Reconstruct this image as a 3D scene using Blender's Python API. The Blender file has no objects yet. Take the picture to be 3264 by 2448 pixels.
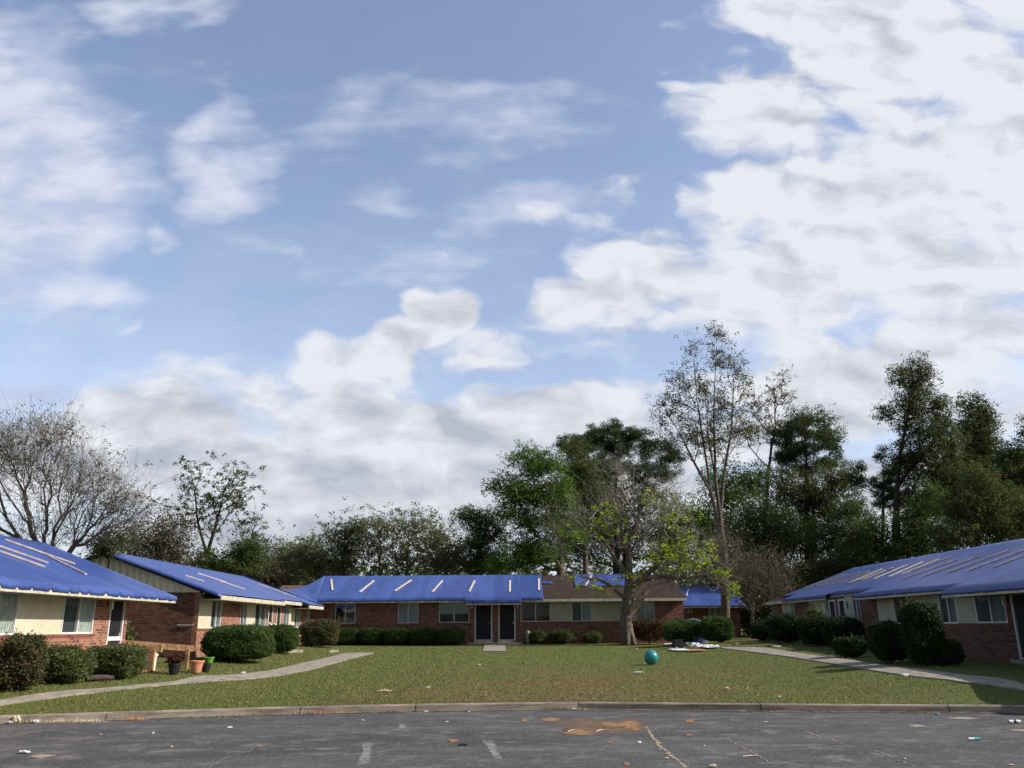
import bpy, math, random
import numpy as np
from mathutils import Vector, Matrix, noise as mn
R = math.radians
C = bpy.context.scene.collection
random.seed(7)
RG = np.random.default_rng(11)

# ------------------------------------------------------------------ camera
F_PX, W_PX, H_PX = 2650.0, 3264.0, 2448.0
EYE = Vector((0, 0, 1.85))
PITCH, ROLL = 16.28, -0.4
cam_d = bpy.data.cameras.new('camera'); cam = bpy.data.objects.new('camera', cam_d); C.objects.link(cam)
cam_d.sensor_width = 36; cam_d.lens = 36 * F_PX / W_PX
cam_d.clip_start = 0.1; cam_d.clip_end = 3000
CM = Matrix.Rotation(R(90 + PITCH), 3, 'X') @ Matrix.Rotation(R(ROLL), 3, 'Z')
cam.matrix_world = Matrix.Translation(EYE) @ CM.to_4x4()
bpy.context.scene.camera = cam

# ------------------------------------------------------------------ light
SUN_EL, SUN_AZ = 35.0, -9.0          # azimuth measured from +X towards +Y
sd = Vector((math.cos(R(SUN_EL)) * math.cos(R(SUN_AZ)), math.cos(R(SUN_EL)) * math.sin(R(SUN_AZ)), math.sin(R(SUN_EL))))
sun_d = bpy.data.lights.new('sun', 'SUN'); sun = bpy.data.objects.new('sun', sun_d); C.objects.link(sun)
sun_d.energy = 3.8; sun_d.angle = R(0.6); sun_d.color = (1.0, 0.93, 0.82)
sun.rotation_euler = sd.to_track_quat('Z', 'Y').to_euler(); sun.location = (30, 0, 40)
vs = bpy.context.scene.view_settings
vs.view_transform = 'Standard'; vs.look = 'None'; vs.exposure = 0.65; vs.gamma = 1.0

# pixel helpers (3264 x 2448 pixels of the photograph) used to measure real positions
def ray(px, py):
    return (CM @ Vector((px - W_PX / 2, H_PX / 2 - py, -F_PX))).normalized()
def P(px, py, Y):
    d = ray(px, py); return EYE + d * (Y / d.y)
def PX(px, X):                        # where the column px meets the plane x = X, near the horizon
    d = ray(px, 1990); return (EYE + d * (X / d.x)).y
def XY(px, Y):
    d = ray(px, 1990); return (EYE + d * (Y / d.y)).x
def _ss(v): v = np.clip(v, 0, 1); return v * v * (3 - 2 * v)
def bank(x, y):                       # the lawn rises towards the side blocks
    return .40 * _ss((np.abs(x) - 6.0) / 6.5) * _ss((y - kerb_y(x) - .4) / 2.3) * (1 - _ss((y - 44.0) / 8.0))
def gz(x, y): return 0.15 + 0.0215 * np.clip(y - 20.0, 0, 42.0) + bank(x, y)
def ground_z(Y, x=0.0): return float(gz(x, Y))
def G(px, py, lawn=True):
    d = ray(px, py)
    if not lawn:
        return EYE + d * (-(EYE.z) / d.z)
    ts = np.arange(12.0, 130.0, .04); hx, hy, hz = ts * d.x, ts * d.y, EYE.z + ts * d.z
    below = np.nonzero(hz <= gz(hx, hy))[0]
    p = EYE + d * float(ts[below[0]] if len(below) else 80.0)
    return Vector((p.x, p.y, ground_z(p.y, p.x)))
kerb_px = [(-900, 2352), (-400, 2328), (0, 2307), (427, 2293), (820, 2280), (1316, 2268), (1856, 2261), (2448, 2268), (3043, 2272), (3264, 2274), (3700, 2290), (4300, 2310)]
KP = [G(x, y, False) for x, y in kerb_px]
KX = [p.x for p in KP]; KY = [p.y for p in KP]
def kerb_y(x): return np.interp(x, KX, KY)
Q = 3264 / 2212.0                     # overview pixels -> photograph pixels

# ------------------------------------------------------------------ node helper
class NT:
    def __init__(s, tree): s.t = tree; s.n = tree.nodes; s.l = tree.links
    def add(s, typ, **kw):
        n = s.n.new(typ)
        for k, v in kw.items():
            if k == 'inp':
                for a, b in v.items(): s.put(n.inputs[a], b)
            else: setattr(n, k, v)
        return n
    def put(s, sock, v):
        if isinstance(v, bpy.types.NodeSocket): s.l.new(v, sock)
        elif v is not None:
            if isinstance(v, tuple) and len(v) == 3 and sock.type == 'RGBA': v = (*v, 1)
            sock.default_value = v
    def m(s, op, a, b=None, c=None, clamp=False):
        n = s.add('ShaderNodeMath', operation=op, use_clamp=clamp)
        for i, v in enumerate((a, b, c)):
            if v is not None: s.put(n.inputs[i], v)
        return n.outputs[0]
    def mix(s, f, a, b, blend='MIX'):
        n = s.add('ShaderNodeMix', data_type='RGBA', blend_type=blend)
        s.put(n.inputs['Factor'], f)
        s.put(n.inputs[6], a); s.put(n.inputs[7], b)
        return n.outputs[2]
    def noise(s, vec, scale, detail=4, rough=.5, dist=0.0, dim='3D'):
        n = s.add('ShaderNodeTexNoise', noise_dimensions=dim, inp={'Scale': scale, 'Detail': detail, 'Roughness': rough, 'Distortion': dist})
        if vec is not None: s.put(n.inputs['Vector'], vec)
        return n.outputs['Fac']
    def ramp(s, f, lo, hi, a=0.0, b=1.0):
        n = s.add('ShaderNodeMapRange', interpolation_type='SMOOTHSTEP', inp={0: f, 1: lo, 2: hi, 3: a, 4: b})
        return n.outputs[0]
    def mapv(s, vec, scale=(1, 1, 1), loc=(0, 0, 0)):
        n = s.add('ShaderNodeMapping'); s.put(n.inputs['Vector'], vec)
        n.inputs['Scale'].default_value = scale; n.inputs['Location'].default_value = loc
        return n.outputs[0]

# ------------------------------------------------------------------ world: Nishita sky and clouds set by direction
world = bpy.data.worlds.new('World'); bpy.context.scene.world = world; world.use_nodes = True
wt = NT(world.node_tree); wt.n.clear()
sky = wt.add('ShaderNodeTexSky', sky_type='NISHITA', sun_disc=False, sun_elevation=R(SUN_EL), sun_rotation=R(90 - SUN_AZ))
sky.air_density = 1.0; sky.dust_density = 1.2; sky.ozone_density = 2.0
SKY_K = 0.138
skyc = wt.mix(1.0, sky.outputs[0], (SKY_K * 1.16, SKY_K * 1.01, SKY_K * 0.95), 'MULTIPLY')
tc = wt.add('ShaderNodeTexCoord')
sep = wt.add('ShaderNodeSeparateXYZ'); wt.put(sep.inputs[0], tc.outputs['Generated'])
yy = wt.m('MAXIMUM', sep.outputs[1], 0.12)
U_ = wt.m('DIVIDE', sep.outputs[0], yy); V_ = wt.m('DIVIDE', sep.outputs[2], yy)
cmb = wt.add('ShaderNodeCombineXYZ'); wt.put(cmb.inputs[0], U_); wt.put(cmb.inputs[1], wt.m('MULTIPLY', V_, 1.7))
uv0 = cmb.outputs[0]
wn = wt.add('ShaderNodeTexNoise', noise_dimensions='2D', inp={'Scale': 5.0, 'Detail': 3.0, 'Roughness': .6}); wt.put(wn.inputs['Vector'], uv0)
wsep = wt.add('ShaderNodeSeparateColor'); wt.put(wsep.inputs[0], wn.outputs['Color'])
def warp(base, ch, amt): return wt.m('ADD', base, wt.m('MULTIPLY', wt.m('SUBTRACT', wsep.outputs[ch], 0.5), amt))
Uw = warp(U_, 0, 0.10); Vw = warp(V_, 1, 0.07)
def uvq(x, y):
    d = ray(x * Q, y * Q); return d.x / d.y, d.z / d.y
def cover(blobs, U, V):
    acc = None
    for (x, y, rx, ry, h) in blobs:
        u0, v0 = uvq(x, y)
        ru = abs(uvq(x + rx, y)[0] - u0); rv = abs(uvq(x, y - ry)[1] - v0)
        a = wt.m('DIVIDE', wt.m('SUBTRACT', U, u0), ru); b = wt.m('DIVIDE', wt.m('SUBTRACT', V, v0), rv)
        q = wt.m('MULTIPLY_ADD', b, b, wt.m('MULTIPLY', a, a))
        e = wt.m('MULTIPLY', wt.m('SUBTRACT', 1.0, wt.m('SQRT', q)), h)
        acc = e if acc is None else wt.m('SMOOTH_MAX', acc, e, 0.12)
    return acc
A_BLOBS = [(1900, 90, 330, 190, 1.1), (2200, 200, 260, 260, 1.1), (1660, 250, 190, 100, .8), (1960, 430, 470, 170, 1.2),
           (1720, 590, 470, 115, 1.2), (2150, 610, 330, 130, 1.0), (1330, 600, 190, 70, 1.0), (1580, 430, 120, 70, .6), (1200, 640, 90, 50, .7),
           (962, 690, 66, 60, 1.9), (935, 720, 60, 34, 1.2), (865, 750, 62, 52, 1.3), (1060, 765, 120, 44, .6), (700, 815, 125, 60, 1.1), (560, 855, 120, 50, .8),
           (1100, 930, 520, 105, 1.5), (1400, 690, 120, 40, .5), (350, 970, 520, 130, 1.5), (850, 1060, 800, 180, 1.6), (750, 900, 300, 70, 1.1), (1900, 850, 330, 110, 1.1),
           (2080, 740, 230, 70, .9), (1500, 950, 300, 90, 1.0), (1850, 1050, 300, 100, .8), (1820, 470, 260, 100, 1)]
B_BLOBS = [(60, 420, 300, 330, 1.3), (60, 150, 170, 200, .9), (455, 240, 80, 75, .8), (500, 390, 160, 110, .9), (360, 530, 60, 42, .6), (320, 15, 230, 55, .8),
           (310, 675, 50, 32, .6), (900, 240, 560, 90, .45), (950, 450, 330, 60, .4), (100, 640, 260, 110, .7), (60, 860, 300, 70, .9), (650, 560, 700, 60, .25)]
covA = cover(A_BLOBS, Uw, Vw); covB = cover(B_BLOBS, warp(U_, 2, 0.2), warp(V_, 0, 0.12))
D0 = 0.255
SH = (-.022, -.034, 0)                 # step away from the sun, for the shading of the puffs
def puffs(vec, sc, det):
    n = wt.add('ShaderNodeTexVoronoi', voronoi_dimensions='2D', feature='F1', inp={'Scale': sc, 'Detail': det, 'Roughness': .5, 'Lacunarity': 2.1}); wt.put(n.inputs['Vector'], vec)
    return n.outputs['Distance']
wv = wt.add('ShaderNodeVectorMath', operation='MULTIPLY_ADD'); wt.put(wv.inputs[0], wn.outputs['Color']); wv.inputs[1].default_value = (.10, .10, 0); wt.put(wv.inputs[2], uv0)
uvw = wv.outputs[0]
uvs = wt.mapv(uvw, (1, 1, 1), SH)
def dens(v): return wt.m('SUBTRACT', wt.m('MULTIPLY', wt.noise(v, 6.0, 8, .56, dim='2D'), 1.0), wt.m('MULTIPLY', puffs(v, 8.0, 1.0), .30))
d0 = dens(uvw); d1 = dens(uvs)
f2 = wt.noise(wt.mapv(uv0, (1, 2.2, 1), (3, 1, 0)), 3.2, 6, .6, dim='2D'); f3 = wt.noise(wt.mapv(uv0, (1, 2.0, 1), (7, 4, 0)), 4.0, 7, .62, dim='2D')
dA = wt.m('ADD', wt.m('MULTIPLY_ADD', wt.m('SUBTRACT', d0, D0), 2.5, .0), covA)
alphaA = wt.ramp(dA, -0.27, 0.54)
hz = wt.m('ADD', wt.ramp(V_, 0.02, 0.75, .30, .04), wt.ramp(V_, .02, .22, .5, 0))
alphaB = wt.m('MAXIMUM', wt.m('MULTIPLY', wt.ramp(wt.m('ADD', wt.m('MULTIPLY_ADD', wt.m('SUBTRACT', f2, 0.5), 1.0, covB), wt.m('MULTIPLY', wt.m('SUBTRACT', d0, D0), .6)), -0.08, 0.85), 0.84), hz)
emb = wt.m('MULTIPLY', wt.m('SUBTRACT', d0, d1), 2.5)
low = wt.ramp(V_, 0.10, 0.45)
lit = wt.m('MULTIPLY_ADD', wt.m('SUBTRACT', f3, 0.5), 1.5, .46)
lit = wt.m('ADD', lit, emb)
lit = wt.m('ADD', lit, wt.m('MULTIPLY', low, 0.40))
lit = wt.m('ADD', wt.m('SUBTRACT', lit, wt.ramp(dA, .5, 1.7, 0, .16)), .08, clamp=True)
ccol = wt.mix(lit, (0.30, 0.325, 0.375), (0.53, 0.54, 0.575))
veil = wt.mix(wt.ramp(wt.m('ADD', wt.m('MULTIPLY', f3, .7), wt.m('MULTIPLY', d0, .6)), .36, .66), (0.34, 0.38, 0.50), (0.50, 0.52, 0.59))
colr = wt.mix(alphaB, skyc, veil)
colr = wt.mix(wt.m('MULTIPLY', alphaA, 0.96), colr, ccol)
# behind the camera: evenly broken clouds
gen = wt.ramp(wt.noise(tc.outputs['Generated'], 3.0, 6, .55), 0.42, 0.62)
backc = wt.mix(wt.m('MULTIPLY', gen, 0.5), wt.mix(1.0, skyc, (.52, .52, .52), 'MULTIPLY'), (0.25, 0.255, 0.27))
front = wt.ramp(sep.outputs[1], 0.10, 0.26)
fin = wt.mix(front, backc, colr)
bg = wt.add('ShaderNodeBackground', inp={'Color': fin, 'Strength': 1.0})
wo = wt.add('ShaderNodeOutputWorld'); wt.l.new(bg.outputs[0], wo.inputs[0])

# ------------------------------------------------------------------ materials
MATS = {}
def mat(name, build):
    m = bpy.data.materials.new(name); m.use_nodes = True
    t = NT(m.node_tree); t.n.clear()
    out = t.add('ShaderNodeOutputMaterial')
    sh = build(t)
    t.l.new(sh, out.inputs[0]); MATS[name] = m
    return m
def pbr(t, col, rough=.8, bump=None, bstr=.3, bdist=.02, spec=.3, **kw):
    p = t.add('ShaderNodeBsdfPrincipled')
    t.put(p.inputs['Base Color'], col); t.put(p.inputs['Roughness'], rough); p.inputs['Specular IOR Level'].default_value = spec
    for k, v in kw.items(): t.put(p.inputs[k.replace('_', ' ')], v)
    if bump is not None:
        b = t.add('ShaderNodeBump', inp={'Strength': bstr, 'Distance': bdist, 'Height': bump}); t.l.new(b.outputs[0], p.inputs['Normal'])
    return p.outputs[0]
def oc(t): return t.add('ShaderNodeTexCoord').outputs['Object']
def geo(t): return t.add('ShaderNodeNewGeometry').outputs['Position']

def plain(name, col, rough=.7, var=.12, scale=3.0, spec=.3, bump=0.0, bscale=60, **kw):
    def b(t):
        n = t.noise(geo(t), scale, 5, .6)
        d = tuple(c * (1 - var * 1.6) for c in col); l = tuple(min(1, c * (1 + var)) for c in col)
        c = t.mix(t.ramp(n, .3, .7), d, l)
        return pbr(t, c, rough, t.noise(geo(t), bscale, 3, .6) if bump else None, bump, .01, spec, **kw)
    return mat(name, b)

def m_brick(name, c1, c2, c3, mortar):
    def b(t):
        uv = t.add('ShaderNodeUVMap').outputs[0]
        br = t.add('ShaderNodeTexBrick', offset=.5, inp={'Vector': uv, 'Color1': (0, 0, 0, 1), 'Color2': (1, 1, 1, 1), 'Mortar': (0.5, .5, .5, 1), 'Scale': 1.0,
                   'Mortar Size': .007, 'Mortar Smooth': .1, 'Bias': 0.0, 'Brick Width': .215, 'Row Height': .0752})
        bw = t.add('ShaderNodeSeparateColor', inp={0: br.outputs['Color']}).outputs[0]
        c = t.mix(t.ramp(bw, .1, .6), c1, c2)
        c = t.mix(t.ramp(bw, .72, .8), c, c3)
        big = t.noise(geo(t), 1.3, 4, .6)
        c = t.mix(t.ramp(big, .35, .7), c, t.mix(.5, c, c2))
        c = t.mix(t.m('MULTIPLY', t.ramp(t.noise(geo(t), 3.5, 5, .65), .5, .75), .45), c, tuple(x * .55 for x in c1))
        c = t.mix(br.outputs['Fac'], c, mortar)
        h = t.m('SUBTRACT', t.m('MULTIPLY', t.noise(geo(t), 90, 3), .25), br.outputs['Fac'])
        return pbr(t, c, .88, h, .5, .008, .2)
    return mat(name, b)
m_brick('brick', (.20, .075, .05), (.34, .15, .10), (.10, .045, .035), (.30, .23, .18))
m_brick('brick_shaded', (.145, .056, .040), (.235, .10, .070), (.07, .034, .028), (.21, .16, .125))  # darker copy of brick: shade of the middle block put into its colour
m_brick('brick_shaded_dark', (.105, .042, .030), (.17, .075, .052), (.05, .026, .022), (.15, .11, .085))  # same brick darkened further, shade on walls turned from the sun put into colour
plain('rowlock', (.19, .07, .05), .85, .3, 9, bump=.3)
plain('cream', (.60, .56, .42), .6, .05, 2.0)
plain('gable_metal', (.74, .71, .60), .6, .06, 2.0)
plain('cream_dull', (.42, .40, .30), .65, .08, 2.0)
plain('trim', (.50, .47, .38), .6, .18, 4.0)
plain('white_paint', (.62, .62, .62), .5, .06, 4.0)
plain('alu', (.45, .46, .47), .4, .08, 4.0, .5)
plain('soffit', (.36, .33, .26), .8, .1, 2.0)
plain('door_dark', (.008, .008, .013), .75, .2, 3, .4)
plain('blind', (.23, .28, .28), .7, .05, 2.0)
plain('blind_dark', (.06, .08, .088), .7, .1, 2.0)
plain('curtain_green', (.50, .55, .50), .8, .15, 6.0)
plain('batten_wood', (.62, .53, .42), .75, .2, 5.0)
plain('deck_wood', (.20, .115, .06), .8, .3, 6.0, bump=.3)
plain('deck_wood_pale', (.34, .20, .09), .8, .25, 6.0, bump=.3)
plain('concrete', (.27, .245, .205), .9, .2, 2.2, bump=.4)
plain('concrete_edge', (.22, .19, .16), .9, .3, 3.0, bump=.5)
plain('bark', (.13, .105, .085), .95, .4, 7.0, bump=.9, bscale=25)
plain('bark_pale', (.19, .17, .145), .95, .35, 5.0, bump=.8, bscale=25)
plain('bark_dark', (.055, .046, .040), .95, .35, 4.0)
plain('twig', (.15, .125, .105), .9, .3, 2.0)
plain('twig_pale', (.26, .235, .20), .9, .3, 1.0)
plain('heartwood', (.27, .21, .155), .9, .3, 5.0, bump=.8, bscale=20)
plain('black_plastic', (.02, .02, .022), .45, .1, 3)
plain('white_plastic', (.72, .70, .60), .4, .05, 3, .5)
plain('terracotta', (.55, .24, .15), .6, .08, 3)
plain('lime_plastic', (.09, .30, .03), .4, .08, 3, .5)
plain('utility_green', (.19, .25, .20), .5, .12, 3, .4)
plain('paper_white', (.72, .73, .76), .7, .08, 8)
plain('paper_cream', (.60, .52, .38), .8, .12, 8)
plain('cardboard', (.45, .28, .15), .85, .15, 8)
plain('teal_plastic', (.05, .38, .40), .5, .1, 8)
plain('blue_plastic', (.03, .20, .45), .4, .1, 8)
plain('pool_blue', (.32, .50, .80), .4, .05, 3, .5)
plain('dark_metal', (.03, .03, .03), .5, .2, 3)
plain('log_bark', (.06, .045, .035), .95, .3, 8, bump=.8)
plain('brown_shingle_far', (.12, .075, .06), .9, .25, 4)
plain('grey_steel', (.20, .20, .21), .5, .2, 4)
def _ball(t):
    n = t.noise(geo(t), 40, 3)
    return pbr(t, t.mix(t.ramp(t.noise(geo(t), 6, 3), .3, .7), (.018, .17, .21), (.03, .23, .27)), .38, n, .1, .003, .5)
mat('ball_rubber', _ball)
def _lamp(t): return pbr(t, (.6, .6, .58), .3, spec=.5)
mat('lantern_glass', _lamp)
def _glass(t):
    g = t.add('ShaderNodeBsdfGlossy', inp={'Roughness': .06, 'Color': (.9, .95, 1)})
    n = t.noise(geo(t), 1.7, 2); bp = t.add('ShaderNodeBump', inp={'Strength': .06, 'Distance': .05, 'Height': n}); t.l.new(bp.outputs[0], g.inputs['Normal'])
    tr = t.add('ShaderNodeBsdfTransparent', inp={'Color': (.90, .93, .93)})
    fr = t.add('ShaderNodeFresnel', inp={'IOR': 1.6})
    mx = t.add('ShaderNodeMixShader'); t.put(mx.inputs[0], t.m('MINIMUM', t.m('ADD', fr.outputs[0], .03), .22)); t.l.new(tr.outputs[0], mx.inputs[1]); t.l.new(g.outputs[0], mx.inputs[2])
    return mx.outputs[0]
mat('glass', _glass)
def _tarp(t):
    uv = t.add('ShaderNodeUVMap').outputs[0]
    st = t.noise(t.mapv(uv, (1.0, .12, 1)), 1.1, 3, .5)
    crease = t.noise(t.mapv(uv, (2.2, .5, 1)), 2.2, 6, .65, .6)
    c = t.mix(t.ramp(st, .44, .56), (.032, .062, .235), (.045, .084, .295))
    c = t.mix(t.m('MULTIPLY', t.ramp(t.m('ABSOLUTE', t.m('SUBTRACT', t.noise(t.mapv(uv, (.9, .35, 1), (3, 7, 0)), .8, 2, .4, .5), .5)), 0, .006, .5, 0), .8), c, (.08, .125, .36))
    c = t.mix(t.m('MULTIPLY', t.ramp(t.noise(geo(t), 1.6, 5, .6), .55, .8), .3), c, (.09, .11, .27))
    h = t.m('ADD', crease, t.m('MULTIPLY', t.noise(t.mapv(uv, (1, 1, 1)), 9, 4, .6), .3))
    return pbr(t, c, .42, h, .35, .03, .5)
mat('tarp', _tarp)
def _shingle(t):
    uv = t.add('ShaderNodeUVMap').outputs[0]
    br = t.add('ShaderNodeTexBrick', offset=.5, inp={'Vector': uv, 'Color1': (0, 0, 0, 1), 'Color2': (1, 1, 1, 1), 'Mortar': (0, 0, 0, 1), 'Scale': 1.0,
               'Mortar Size': .01, 'Brick Width': .3, 'Row Height': .14})
    bw = t.add('ShaderNodeSeparateColor', inp={0: br.outputs['Color']}).outputs[0]
    c = t.mix(bw, (.034, .023, .019), (.058, .041, .034))
    c = t.mix(t.m('MULTIPLY', t.ramp(t.noise(geo(t), .9, 5, .6), .45, .7), .5), c, (.026, .021, .020))
    c = t.mix(t.m('MULTIPLY', br.outputs['Fac'], .6), c, (.025, .018, .016))
    return pbr(t, c, .95, bw, .4, .01, .15)
mat('shingle', _shingle)

def leafmat(name, a, b, c, trans=.35, brown=None, bf=0.0):
    def bld(t):
        g = t.add('ShaderNodeNewGeometry')
        r = g.outputs['Random Per Island']
        col = t.mix(r, a, b)
        col = t.mix(t.ramp(t.noise(g.outputs['Position'], .9, 3, .6), .45, .65), col, t.mix(.6, col, c))
        if brown:
            r2 = t.m('FRACT', t.m('MULTIPLY', r, 17.31))
            col = t.mix(t.m('LESS_THAN', r2, bf), col, brown)
        p = t.add('ShaderNodeBsdfPrincipled', inp={'Base Color': col, 'Roughness': .7}); p.inputs['Specular IOR Level'].default_value = .12
        tl = t.add('ShaderNodeBsdfTranslucent', inp={'Color': t.mix(.5, col, t.mix(1.0, col, (1.5, 1.6, .6), 'MULTIPLY'))})
        mx = t.add('ShaderNodeMixShader', inp={0: trans}); t.l.new(p.outputs[0], mx.inputs[1]); t.l.new(tl.outputs[0], mx.inputs[2])
        return mx.outputs[0]
    return mat(name, bld)
leafmat('leaf_oak', (0.074, 0.135, 0.030), (0.135, 0.230, 0.054), (0.047, 0.095, 0.027))
leafmat('leaf_dark', (0.051, 0.085, 0.027), (0.099, 0.150, 0.044), (0.085, 0.093, 0.034), brown=(.11, .07, .035), bf=.08)
leafmat('leaf_olive', (0.066, 0.092, 0.038), (0.115, 0.148, 0.060), (0.050, 0.075, 0.034), brown=(.12, .085, .045), bf=.12)
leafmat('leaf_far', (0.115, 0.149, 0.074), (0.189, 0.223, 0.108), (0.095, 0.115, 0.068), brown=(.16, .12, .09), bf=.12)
leafmat('leaf_pine', (0.037, 0.071, 0.031), (0.076, 0.122, 0.044), (0.034, 0.058, 0.031), .15)
leafmat('leaf_brown', (0.066, 0.068, 0.042), (0.108, 0.104, 0.065), (0.085, 0.082, 0.050), brown=(.14, .10, .07), bf=.22)
leafmat('leaf_yellow', (.22, .30, .035), (.40, .45, .06), (.14, .23, .03), .5)
leafmat('leaf_autumn', (0.050, 0.076, 0.032), (0.090, 0.118, 0.048), (0.060, 0.072, 0.034), brown=(.11, .07, .035), bf=.12)
leafmat('leaf_sparse', (.075, .095, .038), (.125, .15, .05), (.06, .07, .03), brown=(.14, .09, .05), bf=.25)
leafmat('fallen_leaf', (.20, .16, .07), (.34, .28, .14), (.16, .15, .06), .1, brown=(.20, .10, .05), bf=.3)
leafmat('hedge', (0.047, 0.084, 0.024), (0.088, 0.135, 0.038), (0.041, 0.068, 0.024), .25)
leafmat('hedge_loose', (0.069, 0.094, 0.035), (0.138, 0.163, 0.062), (0.050, 0.069, 0.027), .3, brown=(.13, .085, .05), bf=.08)
leafmat('hedge_mix', (.055, .07, .03), (.10, .115, .05), (.06, .055, .035), .25, brown=(.16, .08, .06), bf=.13)
leafmat('hedge_rusty', (.06, .05, .025), (.11, .075, .035), (.045, .055, .02), .25, brown=(.16, .07, .04), bf=.3)
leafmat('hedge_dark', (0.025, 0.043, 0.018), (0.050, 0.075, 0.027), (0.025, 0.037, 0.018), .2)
leafmat('leaf_red', (.06, .025, .02), (.10, .04, .03), (.06, .03, .02), .25)

# lawn colour, shared by the ground sheet and the blades that grow on it
def lawn_col(t):
    g = geo(t)
    n1 = t.noise(t.mapv(g, (.22, .30, .2)), 1.0, 5, .62); n2 = t.noise(g, 1.9, 5, .65); n3 = t.noise(g, 14, 4, .7)
    s = t.add('ShaderNodeSeparateXYZ'); t.put(s.inputs[0], g)
    dry = t.m('ADD', t.m('MULTIPLY', t.m('SUBTRACT', n1, .5), 2.4), t.m('MULTIPLY', t.m('SUBTRACT', n2, .5), 1.1))
    dx = t.m('DIVIDE', t.m('SUBTRACT', s.outputs[0], 2.2), 7.5); dy = t.m('DIVIDE', t.m('SUBTRACT', s.outputs[1], 22.0), 12.0)
    bl = t.m('SUBTRACT', 1.0, t.m('MULTIPLY_ADD', dx, dx, t.m('MULTIPLY', dy, dy)))
    dry = t.m('ADD', dry, t.m('MULTIPLY', t.m('MAXIMUM', bl, -1.0), .52))
    col = t.mix(t.ramp(n3, .25, .75), (.125, .150, .042), (.165, .186, .056))
    col = t.mix(t.ramp(dry, -.05, .75), col, t.mix(t.ramp(n3, .3, .7), (.15, .12, .045), (.23, .185, .08)))
    col = t.mix(t.ramp(dry, .75, 1.25), col, (.25, .17, .09))
    return col, n3
def _lawn(t):
    c, n = lawn_col(t); return pbr(t, t.mix(.35, c, (.05, .05, .02)), .95, n, .8, .05, .1)
mat('lawn', _lawn)
def _blade(t):
    c, n = lawn_col(t)
    r = t.add('ShaderNodeNewGeometry').outputs['Random Per Island']
    c = t.mix(1.0, c, t.mix(r, (.9, .9, .88), (1.16, 1.15, 1.05)), 'MULTIPLY')
    p = t.add('ShaderNodeBsdfPrincipled', inp={'Base Color': c, 'Roughness': .6}); tl = t.add('ShaderNodeBsdfTranslucent', inp={'Color': c})
    mx = t.add('ShaderNodeMixShader', inp={0: .3}); t.l.new(p.outputs[0], mx.inputs[1]); t.l.new(tl.outputs[0], mx.inputs[2])
    return mx.outputs[0]
mat('grass_blade', _blade)
def _asphalt(t):
    g = geo(t)
    big = t.noise(t.mapv(g, (.16, .55, 1)), 1.0, 5, .6); mid = t.noise(t.mapv(g, (.9, 1.0, 1)), 1.2, 8, .76, .1); fine = t.noise(g, 55, 4, .8)
    peb = t.add('ShaderNodeTexVoronoi', inp={'Vector': g, 'Scale': 60.0}).outputs['Distance']
    c = t.mix(t.ramp(big, .35, .65), (.042, .043, .048), (.076, .076, .081))
    c = t.mix(t.m('MULTIPLY', t.ramp(mid, .50, .68), .75), c, (.12, .117, .113))
    c = t.mix(t.m('MULTIPLY', t.ramp(fine, .52, .66), .6), c, (.19, .185, .18))
    c = t.mix(t.m('MULTIPLY', t.ramp(peb, .0, .35, 1, 0), .35), c, (.03, .03, .033))
    g2 = t.noise(t.mapv(g, (1, .8, 1), (1, 8, 0)), 15, 4, .75)
    c = t.mix(t.m('MULTIPLY', t.ramp(g2, .50, .68), .55), c, (.20, .195, .19)); c = t.mix(t.m('MULTIPLY', t.ramp(g2, .46, .32), .45), c, (.035, .036, .04))
    st = t.noise(t.mapv(g, (.8, 1.1, 1), (4, 4, 0)), 1.6, 8, .76, .0)
    c = t.mix(t.m('MULTIPLY', t.ramp(st, .50, .66), .75), c, (.19, .18, .17)); c = t.mix(t.m('MULTIPLY', t.ramp(st, .47, .33), .5), c, (.045, .045, .05))
    sc = t.noise(t.mapv(g, (.8, 1.5, 1), (5, 2, 0)), 1.3, 6, .78, .9)
    c = t.mix(t.m('MULTIPLY', t.ramp(sc, .62, .70), .6), c, (.28, .265, .25))
    # narrow meandering cracks
    w = t.m('ABSOLUTE', t.m('SUBTRACT', t.noise(t.mapv(g, (.25, .25, 1), (2, 9, 0)), 1.0, 5, .55, .3), .5))
    c = t.mix(t.ramp(w, .0, .0022, .6, 0), c, (.20, .185, .17))
    h = t.m('ADD', t.m('MULTIPLY', fine, .6), peb)
    return pbr(t, c, .9, h, .6, .01, .25)
mat('asphalt', _asphalt)
def worn(name, col, thr, scale, soft=.12, aniso=(1, 1, 1), col2=None):
    def b(t):
        g = geo(t)
        c = t.mix(t.ramp(t.noise(g, 12, 4, .7), .3, .7), tuple(x * .7 for x in col), col2 or col)
        uv = t.add('ShaderNodeUVMap').outputs[0]          # uv.x = 0..1 from the sheet's edge to its middle
        e = t.add('ShaderNodeSeparateXYZ'); t.put(e.inputs[0], uv)
        n = t.noise(t.mapv(g, aniso), scale, 6, .72, .4)
        a = t.ramp(t.m('ADD', t.m('MULTIPLY', t.m('SUBTRACT', n, .5), 1.7), t.m('MULTIPLY', e.outputs[0], .9)), thr, thr + soft)
        p = pbr(t, c, .95, spec=.1)
        mx = t.add('ShaderNodeMixShader', inp={0: a}); tr = t.add('ShaderNodeBsdfTransparent')
        t.l.new(tr.outputs[0], mx.inputs[1]); t.l.new(p, mx.inputs[2]); return mx.outputs[0]
    return mat(name, b)
worn('worn_paint', (.27, .27, .27), .42, 5.0, .6)
worn('sand_orange', (.24, .145, .085), .44, 3.2, .42, (.7, 1.8, 1), (.36, .215, .12))
worn('sand_faint', (.18, .125, .085), .62, 2.6, .5, (.7, 1.8, 1), (.30, .19, .115))
worn('sand_pale', (.30, .25, .19), .42, 3.5, .35, (.6, 2, 1), (.38, .32, .25))
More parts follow.
